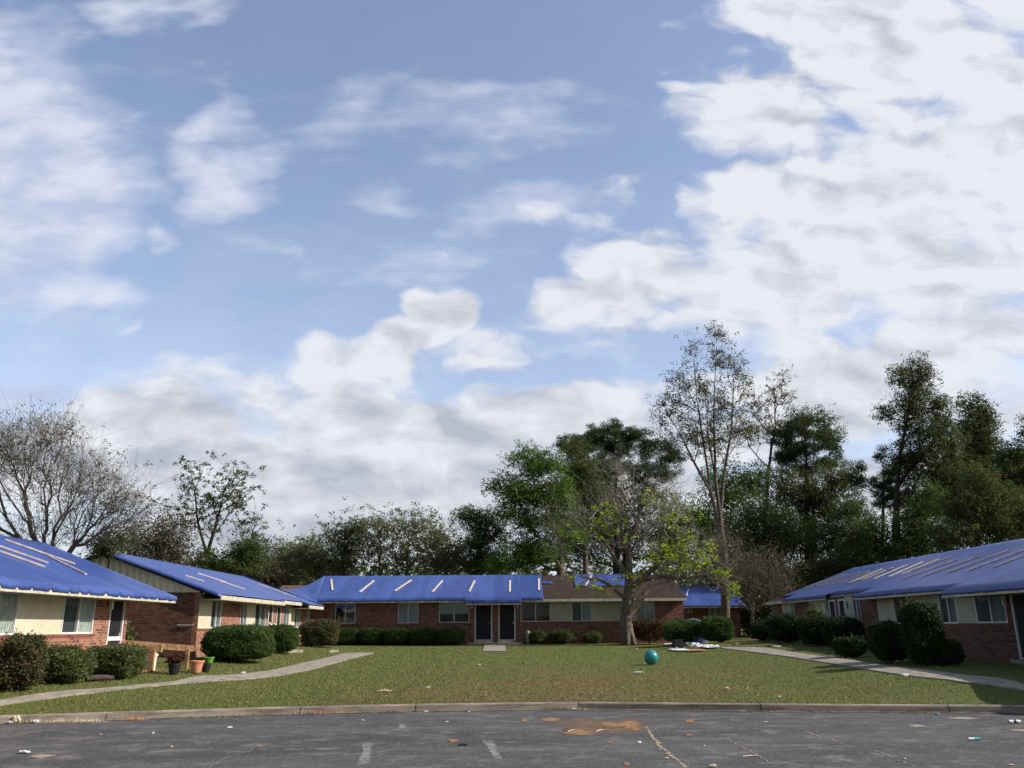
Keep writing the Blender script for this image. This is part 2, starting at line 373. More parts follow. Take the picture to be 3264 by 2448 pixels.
worn('crack_fill', (.26, .24, .21), .30, 4.0, .4)
worn('oil_dark', (.02, .02, .022), .45, 3.0, .3)
worn('bare_soil', (.17, .12, .075), .48, 1.6, .35, (1, 1, 1), (.24, .18, .11))
def _kerb(t):
    g = geo(t); s = t.add('ShaderNodeSeparateXYZ'); t.put(s.inputs[0], g)
    c = t.mix(t.ramp(t.noise(t.mapv(g, (.6, .6, 6)), 2.0, 6, .7), .35, .65), (.17, .145, .115), (.34, .305, .255))
    c = t.mix(t.m('MULTIPLY', t.ramp(t.noise(g, 30, 4, .7), .5, .7), .4), c, (.08, .07, .06))
    return pbr(t, c, .95, t.noise(g, 60, 4, .7), .6, .01, .15)
mat('kerb_concrete', _kerb)

# ------------------------------------------------------------------ mesh helpers
WLOC = {}
def tag(o, label=None, cat=None, group=None, kind=None):
    for k, v in (('label', label), ('category', cat), ('group', group), ('kind', kind)):
        if v: o[k] = v
    return o
def thing(name, loc, label, cat, group=None):
    o = bpy.data.objects.new(name, None); C.objects.link(o); o.location = loc
    o.empty_display_size = .2
    WLOC[o.name] = Vector(loc); return tag(o, label, cat, group)
def link(name, me, parent=None, origin=None):
    o = bpy.data.objects.new(name, me); C.objects.link(o)
    if parent is not None:
        off = WLOC[parent.name]; me.transform(Matrix.Translation(-off)); o.parent = parent
        WLOC[o.name] = off.copy() if origin is None else off.copy()
        WLOC[o.name] = off.copy()
    else:
        off = Vector(origin) if origin is not None else Vector((0, 0, 0))
        if off.length: me.transform(Matrix.Translation(-off))
        o.location = off; WLOC[o.name] = off.copy()
    return o
class MB:
    def __init__(s): s.v = []; s.f = []; s.uv = []; s.m = []; s.smooth = False
    def face(s, pts, uvs=None, m=0):
        b = len(s.v); s.v += [tuple(p) for p in pts]; s.f.append(tuple(range(b, b + len(pts)))); s.m.append(m)
        s.uv += list(uvs) if uvs else [(0, 0)] * len(pts)
    def box(s, fr, a0, a1, b0, b1, c0, c1, m=0):
        """box in a frame fr=(O,U,N): a along U, b along N, c up"""
        O, U, N = fr; Z = Vector((0, 0, 1))
        p = lambda a, b, c: O + U * a + N * b + Z * c
        q = [((a0, b1, c0), (a1, b1, c0), (a1, b1, c1), (a0, b1, c1), 0), ((a1, b0, c0), (a0, b0, c0), (a0, b0, c1), (a1, b0, c1), 0),
             ((a1, b1, c0), (a1, b0, c0), (a1, b0, c1), (a1, b1, c1), 1), ((a0, b0, c0), (a0, b1, c0), (a0, b1, c1), (a0, b0, c1), 1),
             ((a0, b1, c1), (a1, b1, c1), (a1, b0, c1), (a0, b0, c1), 2), ((a0, b0, c0), (a1, b0, c0), (a1, b1, c0), (a0, b1, c0), 2)]
        flip = U.cross(N).z > 0
        for f in q:
            pts = f[:4]; k = f[4]
            uvs = [((x[0], x[2]), (x[1] + .1, x[2]), (x[0], x[1]))[k] for x in pts]
            P3 = [p(*x) for x in pts]
            if flip: P3 = P3[::-1]; uvs = uvs[::-1]
            s.face(P3, uvs, m)
    def prism(s, poly, d, m=0):
        """poly: list of 3D points, extruded by vector d"""
        d = Vector(d); n = len(poly); top = [Vector(x) for x in poly]; bot = [x + d for x in top]
        s.face(top, [(x.x, x.y) for x in top], m); s.face(bot[::-1], [(x.x, x.y) for x in bot[::-1]], m)
        for i in range(n):
            j = (i + 1) % n; s.face([top[j], top[i], bot[i], bot[j]], [(0, 0), (.3, 0), (.3, .1), (0, .1)], m)
    def bar(s, a, b, w, h, up=Vector((0, 0, 1)), m=0):
        a = Vector(a); b = Vector(b); d = (b - a).normalized(); sd_ = d.cross(up).normalized(); u = sd_.cross(d)
        c = [(-w / 2, -h / 2), (w / 2, -h / 2), (w / 2, h / 2), (-w / 2, h / 2)]
        A = [a + sd_ * x + u * y for x, y in c]; B = [b + sd_ * x + u * y for x, y in c]
        s.face(A[::-1], None, m); s.face(B, None, m)
        for i in range(4):
            j = (i + 1) % 4; s.face([A[i], A[j], B[j], B[i]], [(0, 0), (w, 0), (w, 1), (0, 1)], m)
    def lathe(s, O, prof, n=20, m=0, close=True):
        O = Vector(O); rings = [[O + Vector((r * math.cos(2 * math.pi * k / n), r * math.sin(2 * math.pi * k / n), z)) for k in range(n)] for r, z in prof]
        for i in range(len(rings) - 1):
            for k in range(n):
                j = (k + 1) % n; s.face([rings[i][k], rings[i][j], rings[i + 1][j], rings[i + 1][k]], [(k / n, i), (j / n, i), (j / n, i + 1), (k / n, i + 1)], m)
        if close: s.face(rings[0][::-1], None, m); s.face(rings[-1], None, m)
    def build(s, name, mats, parent=None, origin=None, smooth=False, bevel=0):
        me = bpy.data.meshes.new(name); me.from_pydata(s.v, [], s.f)
        uvl = me.uv_layers.new(name='UVMap')
        uvl.data.foreach_set('uv', np.array(s.uv, dtype=np.float32).ravel())
        me.polygons.foreach_set('material_index', s.m)
        if isinstance(mats, str): mats = [mats]
        for x in mats: me.materials.append(MATS[x])
        if smooth: me.polygons.foreach_set('use_smooth', [True] * len(s.f))
        me.update()
        o = link(name, me, parent, origin)
        if smooth or bevel:
            w = o.modifiers.new('weld', 'WELD'); w.merge_threshold = .0005
        if bevel:
            b = o.modifiers.new('bevel', 'BEVEL'); b.width = bevel; b.segments = 2; b.limit_method = 'ANGLE'
        return o
def npmesh(name, verts, faces_n, mat_name, parent=None, origin=None, k=4):
    """verts (N*k,3) with consecutive k-gons"""
    me = bpy.data.meshes.new(name); n = len(verts) // k
    me.vertices.add(len(verts)); me.vertices.foreach_set('co', verts.astype(np.float32).ravel())
    me.loops.add(n * k); me.loops.foreach_set('vertex_index', np.arange(n * k, dtype=np.int32))
    me.polygons.add(n); me.polygons.foreach_set('loop_start', np.arange(0, n * k, k, dtype=np.int32))
    me.update(calc_edges=True); me.materials.append(MATS[mat_name])
    return link(name, me, parent, origin)

def tubes(name, segs, mat_name, parent, thick=.03):
    """segs: array rows p0(3) p1(3) r0 r1"""
    S = np.array(segs, dtype=np.float64); allv = []; allf = []; base = 0
    for lo, hi, n in ((thick, 9, 9), (.012, thick, 5), (0, .012, 3)):
        mk = (S[:, 6] >= lo) & (S[:, 6] < hi); T = S[mk]
        if not len(T): continue
        d = T[:, 3:6] - T[:, 0:3]; L = np.linalg.norm(d, axis=1, keepdims=True) + 1e-9; d /= L
        ref = np.where(np.abs(d[:, 2:3]) > .9, np.array([[1., 0, 0]]), np.array([[0, 0, 1.]]))
        a = np.cross(d, ref); a /= np.linalg.norm(a, axis=1, keepdims=True); b = np.cross(d, a)
        an = 2 * np.pi * np.arange(n) / n
        ring = a[:, None] * np.cos(an)[None, :, None] + b[:, None] * np.sin(an)[None, :, None]
        r0 = (T[:, 0:3] - d * T[:, 6:7] * .3)[:, None] + ring * T[:, 6][:, None, None]; r1 = T[:, 3:6][:, None] + ring * T[:, 7][:, None, None]
        V = np.concatenate([r0, r1], 1).reshape(-1, 3); allv.append(V)
        k = np.arange(n); kk = (k + 1) % n
        q = np.stack([k, kk, kk + n, k + n], 1)[None] + (np.arange(len(T)) * 2 * n)[:, None, None] + base
        allf.append(q.reshape(-1, 4)); base += len(V)
    V = np.concatenate(allv); Fc = np.concatenate(allf)
    me = bpy.data.meshes.new(name)
    me.vertices.add(len(V)); me.vertices.foreach_set('co', V.astype(np.float32).ravel())
    me.loops.add(len(Fc) * 4); me.loops.foreach_set('vertex_index', Fc.astype(np.int32).ravel())
    me.polygons.add(len(Fc)); me.polygons.foreach_set('loop_start', np.arange(0, len(Fc) * 4, 4, dtype=np.int32))
    me.polygons.foreach_set('use_smooth', np.ones(len(Fc), dtype=bool))
    me.update(calc_edges=True); me.materials.append(MATS[mat_name])
    return link(name, me, parent)

# ------------------------------------------------------------------ terrain
g = MB()
xs = [-400, -150, -60, -30] + [x * .5 for x in range(-40, 41)] + [30, 60, 150, 400]
offs = [0, .15, .5, 1, 1.5, 2, 2.5, 3, 4, 5.5, 7, 9, 12, 16, 20, 24, 26, 28, 30, 32, 34, 36, 38, 42, 45, 60, 100, 400, 1500]
LZ0 = -.02
def lrow(x): return [Vector((x, kerb_y(x) + .1 + o_, float(gz(x, kerb_y(x) + .1 + o_)) + LZ0)) for o_ in offs]
cols = [lrow(x) for x in xs]
for i in range(len(xs) - 1):
    A, B = cols[i], cols[i + 1]
    for j in range(len(A) - 1):
        g.face([A[j], B[j], B[j + 1], A[j + 1]])
for i in range(len(xs) - 1):                                            # soil face behind the kerb
    a, b = cols[i][0], cols[i + 1][0]; g.face([Vector((a.x, a.y, -.05)), Vector((b.x, b.y, -.05)), b, a])
lawn = g.build('lawn_ground', 'lawn'); tag(lawn, kind='structure')
g = MB()
for i in range(len(xs) - 1):
    xa, xb = xs[i], xs[i + 1]
    g.face([(xa, -60, 0), (xb, -60, 0), (xb, kerb_y(xb) + .12, 0), (xa, kerb_y(xa) + .12, 0)])
tag(g.build('road', 'asphalt'), kind='structure')
# kerb in cast lengths with open joints
g = MB(); joints = [G(x, 2275, False).x for x in (-560, -60, 427, 960, 1316, 1856, 2448, 3043, 3600, 4200)]
joints = sorted(joints); JJ = [-30] + joints + [30]
for a, b in zip(JJ[:-1], JJ[1:]):
    a += .012; b -= .012; n = max(2, int((b - a) / .5)); px = np.linspace(a, b, n + 1)
    prof = [(0, -.05), (.012, .125), (.03, .152), (.12, .16), (.145, .15), (.15, -.05)]
    ring = [[Vector((x, kerb_y(x) + dy + .008 * mn.noise((x * 1.5, 0, 0)), z)) for dy, z in prof] for x in px]
    for i in range(n):
        for k in range(len(prof) - 1):
            g.face([ring[i][k], ring[i + 1][k], ring[i + 1][k + 1], ring[i][k + 1]])
    g.face(ring[0]); g.face(ring[-1][::-1])
tag(g.build('kerb', 'kerb_concrete'), kind='structure')

# grass blades
N = 330000
yy_ = 17.5 + (RG.random(N) ** 1.9) * 33; xx_ = (RG.random(N) * 2 - 1) * (yy_ * .62 + 1)
ky = np.interp(xx_, KX, KY) + .16
ok = yy_ > ky
n_edge = 26000                        # thicker fringe along the kerb
ex = (RG.random(n_edge) * 2 - 1) * 12.5; ey = np.interp(ex, KX, KY) + .13 + RG.random(n_edge) ** 2 * .4
xx_ = np.concatenate([xx_[ok], ex]); yy_ = np.concatenate([yy_[ok], ey])
GRASS_XY = (xx_, yy_)

# paths (concrete sheets a little above the lawn)
def sheet(name, pts, material, lift=.008, kind='structure', lawn_=True, n_sub=14, label=None, cat=None):
    """closed outline given in photo pixels on the ground; uv.x goes 0 at the rim to 1 in the middle"""
    w = [G(x, y, lawn_) for x, y in pts]
    c = sum(w, Vector()) / len(w); g = MB()
    out = []
    for i in range(len(w)):
        a, b = w[i], w[(i + 1) % len(w)]
        for k in range(4): out.append(a.lerp(b, k / 4))
    up = Vector((0, 0, lift))
    rings = [[c.lerp(p, t) for p in out] for t in (1, .82, .6, .3)]
    for r in range(3):
        for i in range(len(out)):
            j = (i + 1) % len(out); e = (0, .45, .8, 1)
            g.face([rings[r][i] + up, rings[r][j] + up, rings[r + 1][j] + up, rings[r + 1][i] + up], [(e[r], 0), (e[r], 0), (e[r + 1], 0), (e[r + 1], 0)])
    g.face([p + up for p in rings[3]], [(1, 0)] * len(out))
    o = g.build(name, material)
    if kind: o['kind'] = kind
    if label: tag(o, label, cat)
    return o
def strip(name, upper, lower, material, lift, lawn_=True, kind='structure', thick=0.0, sub=6):
    g = MB()
    a = [G(x, y, lawn_) for x, y in upper]; b = [G(x, y, lawn_) for x, y in lower]
    A = []; B = []
    for i in range(len(a) - 1):
        for k in range(sub): A.append(a[i].lerp(a[i + 1], k / sub)); B.append(b[i].lerp(b[i + 1], k / sub))
    A.append(a[-1]); B.append(b[-1])
    for i in range(len(A)):
        w = .04 * mn.noise((A[i].x * 2.1, A[i].y * 2.1, 3))
        A[i] = A[i] + Vector((0, w, 0)); B[i] = B[i] + Vector((0, w * .7, 0))
        if lawn_: A[i].z = ground_z(A[i].y, A[i].x); B[i].z = ground_z(B[i].y, B[i].x)
        A[i].z += lift; B[i].z += lift
    for i in range(len(A) - 1):
        M0 = (A[i] + B[i]) / 2; M1 = (A[i + 1] + B[i + 1]) / 2
        if lawn_:
            for M_ in (M0, M1): M_.z = ground_z(M_.y, M_.x) + lift
        g.face([A[i], M0, M1, A[i + 1]], [(0, 0), (1, 0), (1, 0), (0, 0)]); g.face([M0, B[i], B[i + 1], M1], [(1, 0), (0, 0), (0, 0), (1, 0)])
        if thick:
            dz = Vector((0, 0, thick)); g.face([B[i], B[i] - dz, B[i + 1] - dz, B[i + 1]])
    o = g.build(name, material); o['kind'] = kind; return o, A, B
LZ = -.02
pathL_up = [(-500, 2275), (-100, 2243), (0, 2232), (300, 2197), (560, 2172), (622, 2156), (760, 2150), (860, 2138), (960, 2115), (1050, 2095), (1100, 2082), (1185, 2080)]
pathL_lo = [(-500, 2308), (-100, 2262), (0, 2249), (300, 2208), (560, 2180), (640, 2173), (780, 2165), (880, 2155), (980, 2137), (1075, 2112), (1130, 2096), (1190, 2083)]
pathR_up = [(2300, 2062), (2350, 2064), (2440, 2064), (2520, 2078), (2620, 2092), (2720, 2106), (2830, 2122), (2930, 2133), (3060, 2150), (3264, 2182), (3700, 2250)]
pathR_lo = [(2300, 2066), (2350, 2072), (2440, 2084), (2520, 2094), (2620, 2110), (2720, 2126), (2830, 2145), (2930, 2158), (3060, 2174), (3264, 2202), (3700, 2285)]
_, a1, b1 = strip('footpath_left', pathL_up, pathL_lo, 'concrete', .012, sub=8, thick=.05)
_, a2, b2 = strip('footpath_right', pathR_up, pathR_lo, 'concrete', .012, sub=8, thick=.05)
def on_path(x, y):
    m = np.zeros(len(x), bool)
    for A, B in ((a1, b1), (a2, b2)):
        for i in range(len(A) - 1):
            q = [A[i], A[i + 1], B[i + 1], B[i]]; inside = np.ones(len(x), bool); sg = None
            bx0 = min(p.x for p in q); bx1 = max(p.x for p in q); c = (x >= bx0) & (x <= bx1)
            idx = np.where(c)[0]
            if not len(idx): continue
            px, py = x[idx], y[idx]; s1 = []
            for k in range(4):
                p0, p1 = q[k], q[(k + 1) % 4]; s1.append((p1.x - p0.x) * (py - p0.y) - (p1.y - p0.y) * (px - p0.x))
            s1 = np.array(s1); ins = (s1 > 0).all(0) | (s1 < 0).all(0); m[idx[ins]] = True
    return m
x, y = GRASS_XY
k = ~on_path(x, y)
k &= ~((x < -11.9) & (y < 60)) & ~((x > 15.2))
x, y = x[k], y[k]; n = len(x)
z = gz(x, y) + LZ0
h = (.016 + .026 * RG.random(n)) * (1 + .35 * (x < -2)); w = .006 + .008 * RG.random(n) + .0004 * (y - 20).clip(0); an = RG.random(n) * np.pi; ln = (RG.random((n, 2)) - .5) * .07
bd = np.stack([np.cos(an), np.sin(an), np.zeros(n)], 1); p = np.stack([x, y, z - .004], 1)
tip = p + np.stack([ln[:, 0], ln[:, 1], h], 1)
V = np.stack([p - bd * w[:, None], p + bd * w[:, None], tip], 1).reshape(-1, 3)
o = npmesh('grass', V, None, 'grass_blade', k=3); tag(o, 'short mown grass covering the courtyard lawn', 'grass', kind='stuff')

# ------------------------------------------------------------------ buildings
ZV = Vector((0, 0, 1))
class House:
    """gabled one-storey block. O = ridge start, U along the ridge, D outward (towards the shown eave)"""
    def __init__(s, name, loc, label, O, U, D, L, rise, zr, wall_run, base, sill, head, back_run=None, grp=None):
        s.root = thing(name, loc, label, 'building', grp); s.O = Vector(O); s.U = Vector(U); s.D = Vector(D); s.L = L; s.k = rise; s.zr = zr
        s.wr = wall_run; s.base = base; s.sill = sill; s.head = head; s.br = back_run or wall_run
        s.S = (s.D - ZV * s.k).normalized(); s.N = (s.D * s.k + ZV).normalized()
        s.wf = (Vector((s.O.x, s.O.y, 0)) + s.D * s.wr, s.U, s.D)           # wall frame
    def pt(s, u, run, lift=0.0):                                          # on the shown roof slope
        return Vector((s.O.x, s.O.y, 0)) + s.U * u + s.D * run + ZV * (s.zr - s.k * run) + s.N * lift
    def hit(s, px, py, lift=.0):                                          # pixel -> (u, run) on the slope
        d = ray(px, py); p0 = s.pt(0, 0, lift); t = (p0 - EYE).dot(s.N) / d.dot(s.N); q = EYE + d * t - p0
        return q.dot(s.U), q.dot(s.D)
    def wu(s, px):                                                        # pixel column -> u on the wall
        d = ray(px, 1985); p0 = s.wf[0]; n = s.D; t = (p0 - Vector((0, 0, 0))).dot(n) / d.dot(n) if True else 0
        q = EYE + d * t - p0; return q.dot(s.U)
    def wz(s, u): return s.zr - s.k * s.wr - .17
    def roof(s, eaves, u0, u1, material='shingle', eave_back=None):
        g = MB(); T = .11; eb = eave_back or s.br + .7
        for a, b, run in eaves:
            q = [s.pt(a, 0), s.pt(b, 0), s.pt(b, run), s.pt(a, run)]
            m_ = [x - ZV * T for x in q]; ln = math.hypot(run, run * s.k)
            uvs = [(a, 0), (b, 0), (b, ln), (a, ln)]
            g.face(q, uvs); g.face(m_[::-1], uvs)
            g.face([q[0], q[3], m_[3], m_[0]], [(0, 0), (run, 0), (run, .1), (0, .1)]); g.face([q[2], q[1], m_[1], m_[2]], [(0, 0), (run, 0), (run, .1), (0, .1)])
            g.face([q[3], q[2], m_[2], m_[3]])
        bk = lambda u, run: Vector((s.O.x, s.O.y, 0)) + s.U * u - s.D * run + ZV * (s.zr - s.k * run)
        q = [bk(u0, 0), bk(u0, eb), bk(u1, eb), bk(u1, 0)]; m_ = [x - ZV * T for x in q]
        g.face(q, [(0, 0), (0, eb), (u1, eb), (u1, 0)]); g.face(m_[::-1]); g.face([q[0], m_[0], m_[1], q[1]]); g.face([q[2], m_[2], m_[3], q[3]]); g.face([q[1], m_[1], m_[2], q[2]])
        s.roof_o = g.build('roof', material, s.root)
        # fascia boards and soffits along each stretch of the shown eave
        f = MB(); sf = MB()
        for a, b, run in eaves:
            z1 = s.zr - s.k * run; fr = (Vector((s.O.x, s.O.y, 0)) + s.D * run, s.U, s.D)
            f.box(fr, a, b, .002, .03, z1 - .175, z1 - .012)
            sf.box(fr, a + .003, b - .003, -(run - s.wr) + .004, .001, z1 - .172, z1 - .145)
        s.fascia = f.build('fascia', 'trim', s.root); sf.build('soffit', 'soffit', s.root)
        s.eaves = eaves
    def run_at(s, u):
        for a, b, r in s.eaves:
            if a - 1e-6 <= u <= b + 1e-6: return r
        return s.eaves[0][2] if u < s.eaves[0][0] else s.eaves[-1][2]
    def facade(s, feats, u0, u1, brick='brick', side_brick=None):
        """feats: (u0,u1,kind,opts); between them plain brick"""
        side_brick = side_brick or brick
        zt = s.zr - s.k * s.wr - .16
        g = MB(); fr = s.wf; T = .2; feats = sorted(feats, key=lambda f: f[0]); u = u0
        sills = []
        for f in feats:
            a, b, kind = f[:3]; op = f[3] if len(f) > 3 else {}
            if a > u + .01: g.box(fr, u, a, -T, 0, s.base, zt)
            sill = op.get('sill', s.sill); head = op.get('head', s.head)
            if kind != 'door': g.box(fr, a, b, -T, 0, s.base, sill - .08)
            else: g.box(fr, a, b, -T, 0, s.base, s.sill - 1.06)
            if kind != 'panel' and head < zt - .03: g.box(fr, a, b, -T, -.002, head, zt)
            if kind != 'door': sills.append((a, b, sill))
            if kind == 'win': s.window(a, b, sill, head, op)
            elif kind == 'panel': s.panel(a, b, sill, min(zt, head + .1), op)
            elif kind == 'door': s.door(a, b, s.sill - 1.06, head, op)
            u = max(u, b)
        if u < u1: g.box(fr, u, u1, -T, 0, s.base, zt)
        s.wall = g.build('wall', brick, s.root)
        i = 0
        while i < len(sills):                                             # neighbouring openings share one sill course
            a, b, z_ = sills[i]; j = i + 1
            while j < len(sills) and abs(sills[j][0] - b) < .02 and abs(sills[j][2] - z_) < .001: b = sills[j][1]; j += 1
            rl = MB(); rl.box(fr, a, b, -T, .018, z_ - .08, z_); rl.build('brick_sill', 'rowlock', s.root); i = j
        # end and back walls with gables
        g = MB(); fro = Vector((s.O.x, s.O.y, 0))
        for uu, sg in ((u0, 1), (u1, -1)):
            f2 = (fro + s.U * uu, s.D, -s.U * sg)
            g.box(f2, -s.br, s.wr - T - .003 if True else 0, -T, 0, s.base, zt)
        g.box((fro - s.D * s.br, s.U, -s.D), u0 + T + .003, u1 - T - .003, -T, 0, s.base, zt)
        s.side = g.build('end_wall', side_brick, s.root)
        for uu, sg in ((u0, 1), (u1, -1)):
            gb = MB(); a = fro + s.U * (uu + sg * .02)
            tri = [a + s.D * (s.wr - .01) + ZV * (zt + .003), a + ZV * (s.zr - .13), a - s.D * (s.br - .01) + ZV * (zt + .003)]
            gb.prism(tri, s.U * sg * .12)
            n = int((s.wr + s.br) / .27)
            for i in range(n + 1):                                        # standing ribs of the metal siding
                x_ = -s.br + .08 + (s.wr + s.br - .16) * i / n
                zz = s.zr - .15 - s.k * abs(x_) - .01
                if zz > zt + .05:
                    f3 = (a, s.D, -s.U * sg); gb.box(f3, x_ - .04, x_ + .04, .0, .07, zt + .005, zz)
            f3 = (a, s.D, -s.U * sg); gb.box(f3, -s.br, s.wr - .02, .001, .05, zt - .02, zt + .03)
            gb.build('gable_siding', 'gable_metal', s.root)
    def window(s, a, b, z0, z1, op):
        g = MB(); fr = s.wf; w = .05; n0, n1 = -.06, .012
        g.box(fr, a, b, n0, n1, z0, z0 + w); g.box(fr, a, b, n0, n1, z1 - w, z1)
        g.box(fr, a, a + w, n0, n1 - .002, z0 + w, z1 - w); g.box(fr, b - w, b, n0, n1 - .002, z0 + w, z1 - w)
        m_ = (a + b) / 2; g.box(fr, m_ - .03, m_ + .03, n0, n1 - .004, z0 + w, z1 - w)
        fo = g.build('window', op.get('frame', 'alu'), s.root)
        for i, (c, d) in enumerate(((a + w, m_ - .03), (m_ + .03, b - w))):
            g = MB(); pz = [fr[0] + fr[1] * q_ + fr[2] * (-.032 - .006 * i) for q_ in (c, d)]; pq_ = [pz[0] + ZV * (z0 + w), pz[1] + ZV * (z0 + w), pz[1] + ZV * (z1 - w), pz[0] + ZV * (z1 - w)]; g.face(pq_[::-1] if (pq_[1] - pq_[0]).cross(pq_[2] - pq_[1]).dot(fr[2]) < 0 else pq_); g.build('pane', 'glass', fo)
            bl = op.get('blind', ('blind', 'blind'))[i]; bb = op.get('drop', (1.0, 1.0))[i]
            if bl:
                g = MB(); zb = z1 - w - (z1 - z0 - 2 * w) * bb
                if op.get('slats'):
                    zz = zb
                    while zz < z1 - w: g.box(fr, c, d, -.085, -.070, zz, zz + .019); zz += .026
                else:
                    nf = 14
                    for q in range(nf):
                        x0 = c + (d - c) * q / nf; x1 = c + (d - c) * (q + 1) / nf
                        g.box(fr, x0, x1, -.10, -.075 + (.012 if q % 2 else 0), zb, z1 - w)
                g.build('blind', bl, fo)
        g = MB(); g.box(fr, a, b, -.62, -.60, z0 - .1, z1 + .05); g.build('dark_room_sheet', 'door_dark', fo)  # black sheet standing in for the unlit room behind the panes
    def panel(s, a, b, z0, z1, op):
        g = MB(); fr = s.wf; n = max(2, int((b - a) / .1)); 
        for i in range(n):
            x0 = a + (b - a) * i / n; x1 = a + (b - a) * (i + 1) / n
            g.box(fr, x0, x1 - .012, -.05, .002, z0, z1)
        g.box(fr, a, b, -.07, -.01, z0, z1)
        g.box(fr, a, b, -.04, .02, z0, z0 + .04)
        g.build('siding_panel', op.get('mat', 'cream'), s.root)
    def door(s, a, b, z0, z1, op):
        g = MB(); fr = s.wf; w = .07
        g.box(fr, a, a + w, -.08, .02, z0, z1); g.box(fr, b - w, b, -.08, .02, z0, z1); g.box(fr, a + w, b - w, -.08, .018, z1 - w, z1); g.box(fr, a + w, b - w, -.08, .018, z0, z0 + .03)
        if op.get('storm'): g.box(fr, a + w, b - w, -.03, .0, z0 + .85, z0 + .97)
        fo = g.build('door_frame', op.get('frame', 'white_paint'), s.root)
        g = MB(); g.box(fr, a + w, b - w, -.06, -.032, z0 + .03, z1 - w)
        for zz0, zz1 in ((.12, .95), (1.05, 1.85)): g.box(fr, a + w + .1, b - w - .1, -.032, -.026, z0 + zz0, z0 + zz1)
        lf = g.build('door_leaf', 'door_dark', fo)
        g = MB(); hx = b - w - .07; g.box(fr, hx - .015, hx + .015, -.035, .01, z0 + .95, z0 + 1.08); g.build('handle', 'alu', fo)
        if op.get('step', True):
            g = MB(); g.box(fr, a - .04, b + .04, .0, .3, z0 - .17, z0 - .01); g.build('door_step', 'concrete', s.root)
    def lantern(s, u, z, mat_='lantern_glass'):
        g = MB(); fr = s.wf; g.box(fr, u - .03, u + .03, .0, .05, z + .05, z + .32); o_ = g.build('porch_light', 'dark_metal', s.root)
        g = MB(); g.box(fr, u - .05, u + .05, .05, .15, z - .02, z + .28); g.build('lamp_shade', mat_, o_)
    def tarp(s, pieces, material='tarp', battens=(), hem=True, seed=0, amp=.012, notch=.03):
        """pieces: (u0,u1,r0,r1 or None for the eave)"""
        for (ua, ub, r0, r1) in pieces:
            g = MB(); du = .05
            cuts = sorted({ua, ub} | ({x for e in s.eaves for x in e[:2] if ua < x < ub} if r1 is None else set()))
            for c0, c1 in zip(cuts[:-1], cuts[1:]):
                run = s.run_at((c0 + c1) / 2); rr = (run + .02) if r1 is None else r1
                rmin = min([rr] + ([e[2] + .02 for e in s.eaves] if r1 is None else []))
                rows = list(np.linspace(r0, rmin, max(3, int((rmin - r0) / .3)))) + ([rmin + (rr - rmin) * .5, rr] if rr > rmin + .01 else [])
                nu = max(1, int((c1 - c0) / du)); nr = len(rows) - 1
                def pos(u, r):
                    h = .03 + amp * (1 + mn.noise((u * .9 + seed, r * .5, 0)) + .8 * mn.noise((u * 3.1 + seed, r * 1.6, 5)))
                    return s.pt(u, r, max(h, .014))
                hp = [i * .0 for i in range(1)]
                grid = []
                for i in range(nu + 1):
                    u = c0 + (c1 - c0) * i / nu; col = []
                    for j in range(nr + 1): 
                        r = rows[j]
                        if j == nr: r += .012 * mn.noise((u * 2, seed, 9))
                        col.append((pos(u, r), (u, r)))
                    if hem and r1 is None:
                        ph = (u * 1.4 + .8 * mn.noise((u * .7, seed, 1))) % 1.0
                        pin = min(ph, 1 - ph) / 1.4                     # metres from the nearest fixing
                        dd = .135 - notch + notch * min(1, pin / .07) + .012 * mn.noise((u * 2.3, seed, 2))
                        e = col[-1][0] + s.D * .0012
                        col.append((e, (u, rr)))
                        col.append((e + s.D * .008 - ZV * dd * .5, (u, rr + dd * .5)))
                        col.append((e + s.D * (.012 + .012 * mn.noise((u * 4, 1, 1))) - ZV * dd, (u, rr + dd)))
                    grid.append(col)
                for i in range(nu):
                    for j in range(len(grid[0]) - 1):
                        if j == nr: continue
                        q = [grid[i][j], grid[i][j + 1], grid[i + 1][j + 1], grid[i + 1][j]]
                        g.face([a[0] for a in q], [a[1] for a in q])
            for ue, sg in ((ua, -1), (ub, 1)):                           # the sheet folds down over both roof ends
                if r1 is not None and not hem: break
                rr = (s.run_at(ue) + .02) if r1 is None else r1; prev = None
                for j in range(25):
                    r = r0 + (rr - r0) * j / 24; h0 = .03 + amp * (1 + mn.noise((ue * .9 + seed, r * .5, 0)) + .8 * mn.noise((ue * 3.1 + seed, r * 1.6, 5)))
                    a = s.pt(ue, r, max(h0, .014)) + s.U * sg * .002; b_ = a + s.U * sg * .02 - ZV * (.13 + .03 * mn.noise((r * 1.7, seed, 4)))
                    if prev: g.face([prev[0], prev[1], b_, a], [(r, 0), (r, .1), (r + .1, .1), (r + .1, 0)])
                    prev = (a, b_)
            to = g.build('tarp', material, s.root, smooth=True)
            so = to.modifiers.new('solid', 'SOLIDIFY'); so.thickness = .004; so.offset = 1
            s.tarps = getattr(s, 'tarps', []) + [to]
        for x0, y0, x1, y1 in battens:
            (a, ra), (b, rb) = s.hit(x0, y0, .075), s.hit(x1, y1, .075)
            g = MB(); g.bar(s.pt(a, ra, .085), s.pt(b, rb, .085), s.bw, .035, s.N); g.build('batten', 'batten_wood', s.tarps[0])
    bw = .07

XUP = Vector((1, 0, 0)); YUP = Vector((0, 1, 0))
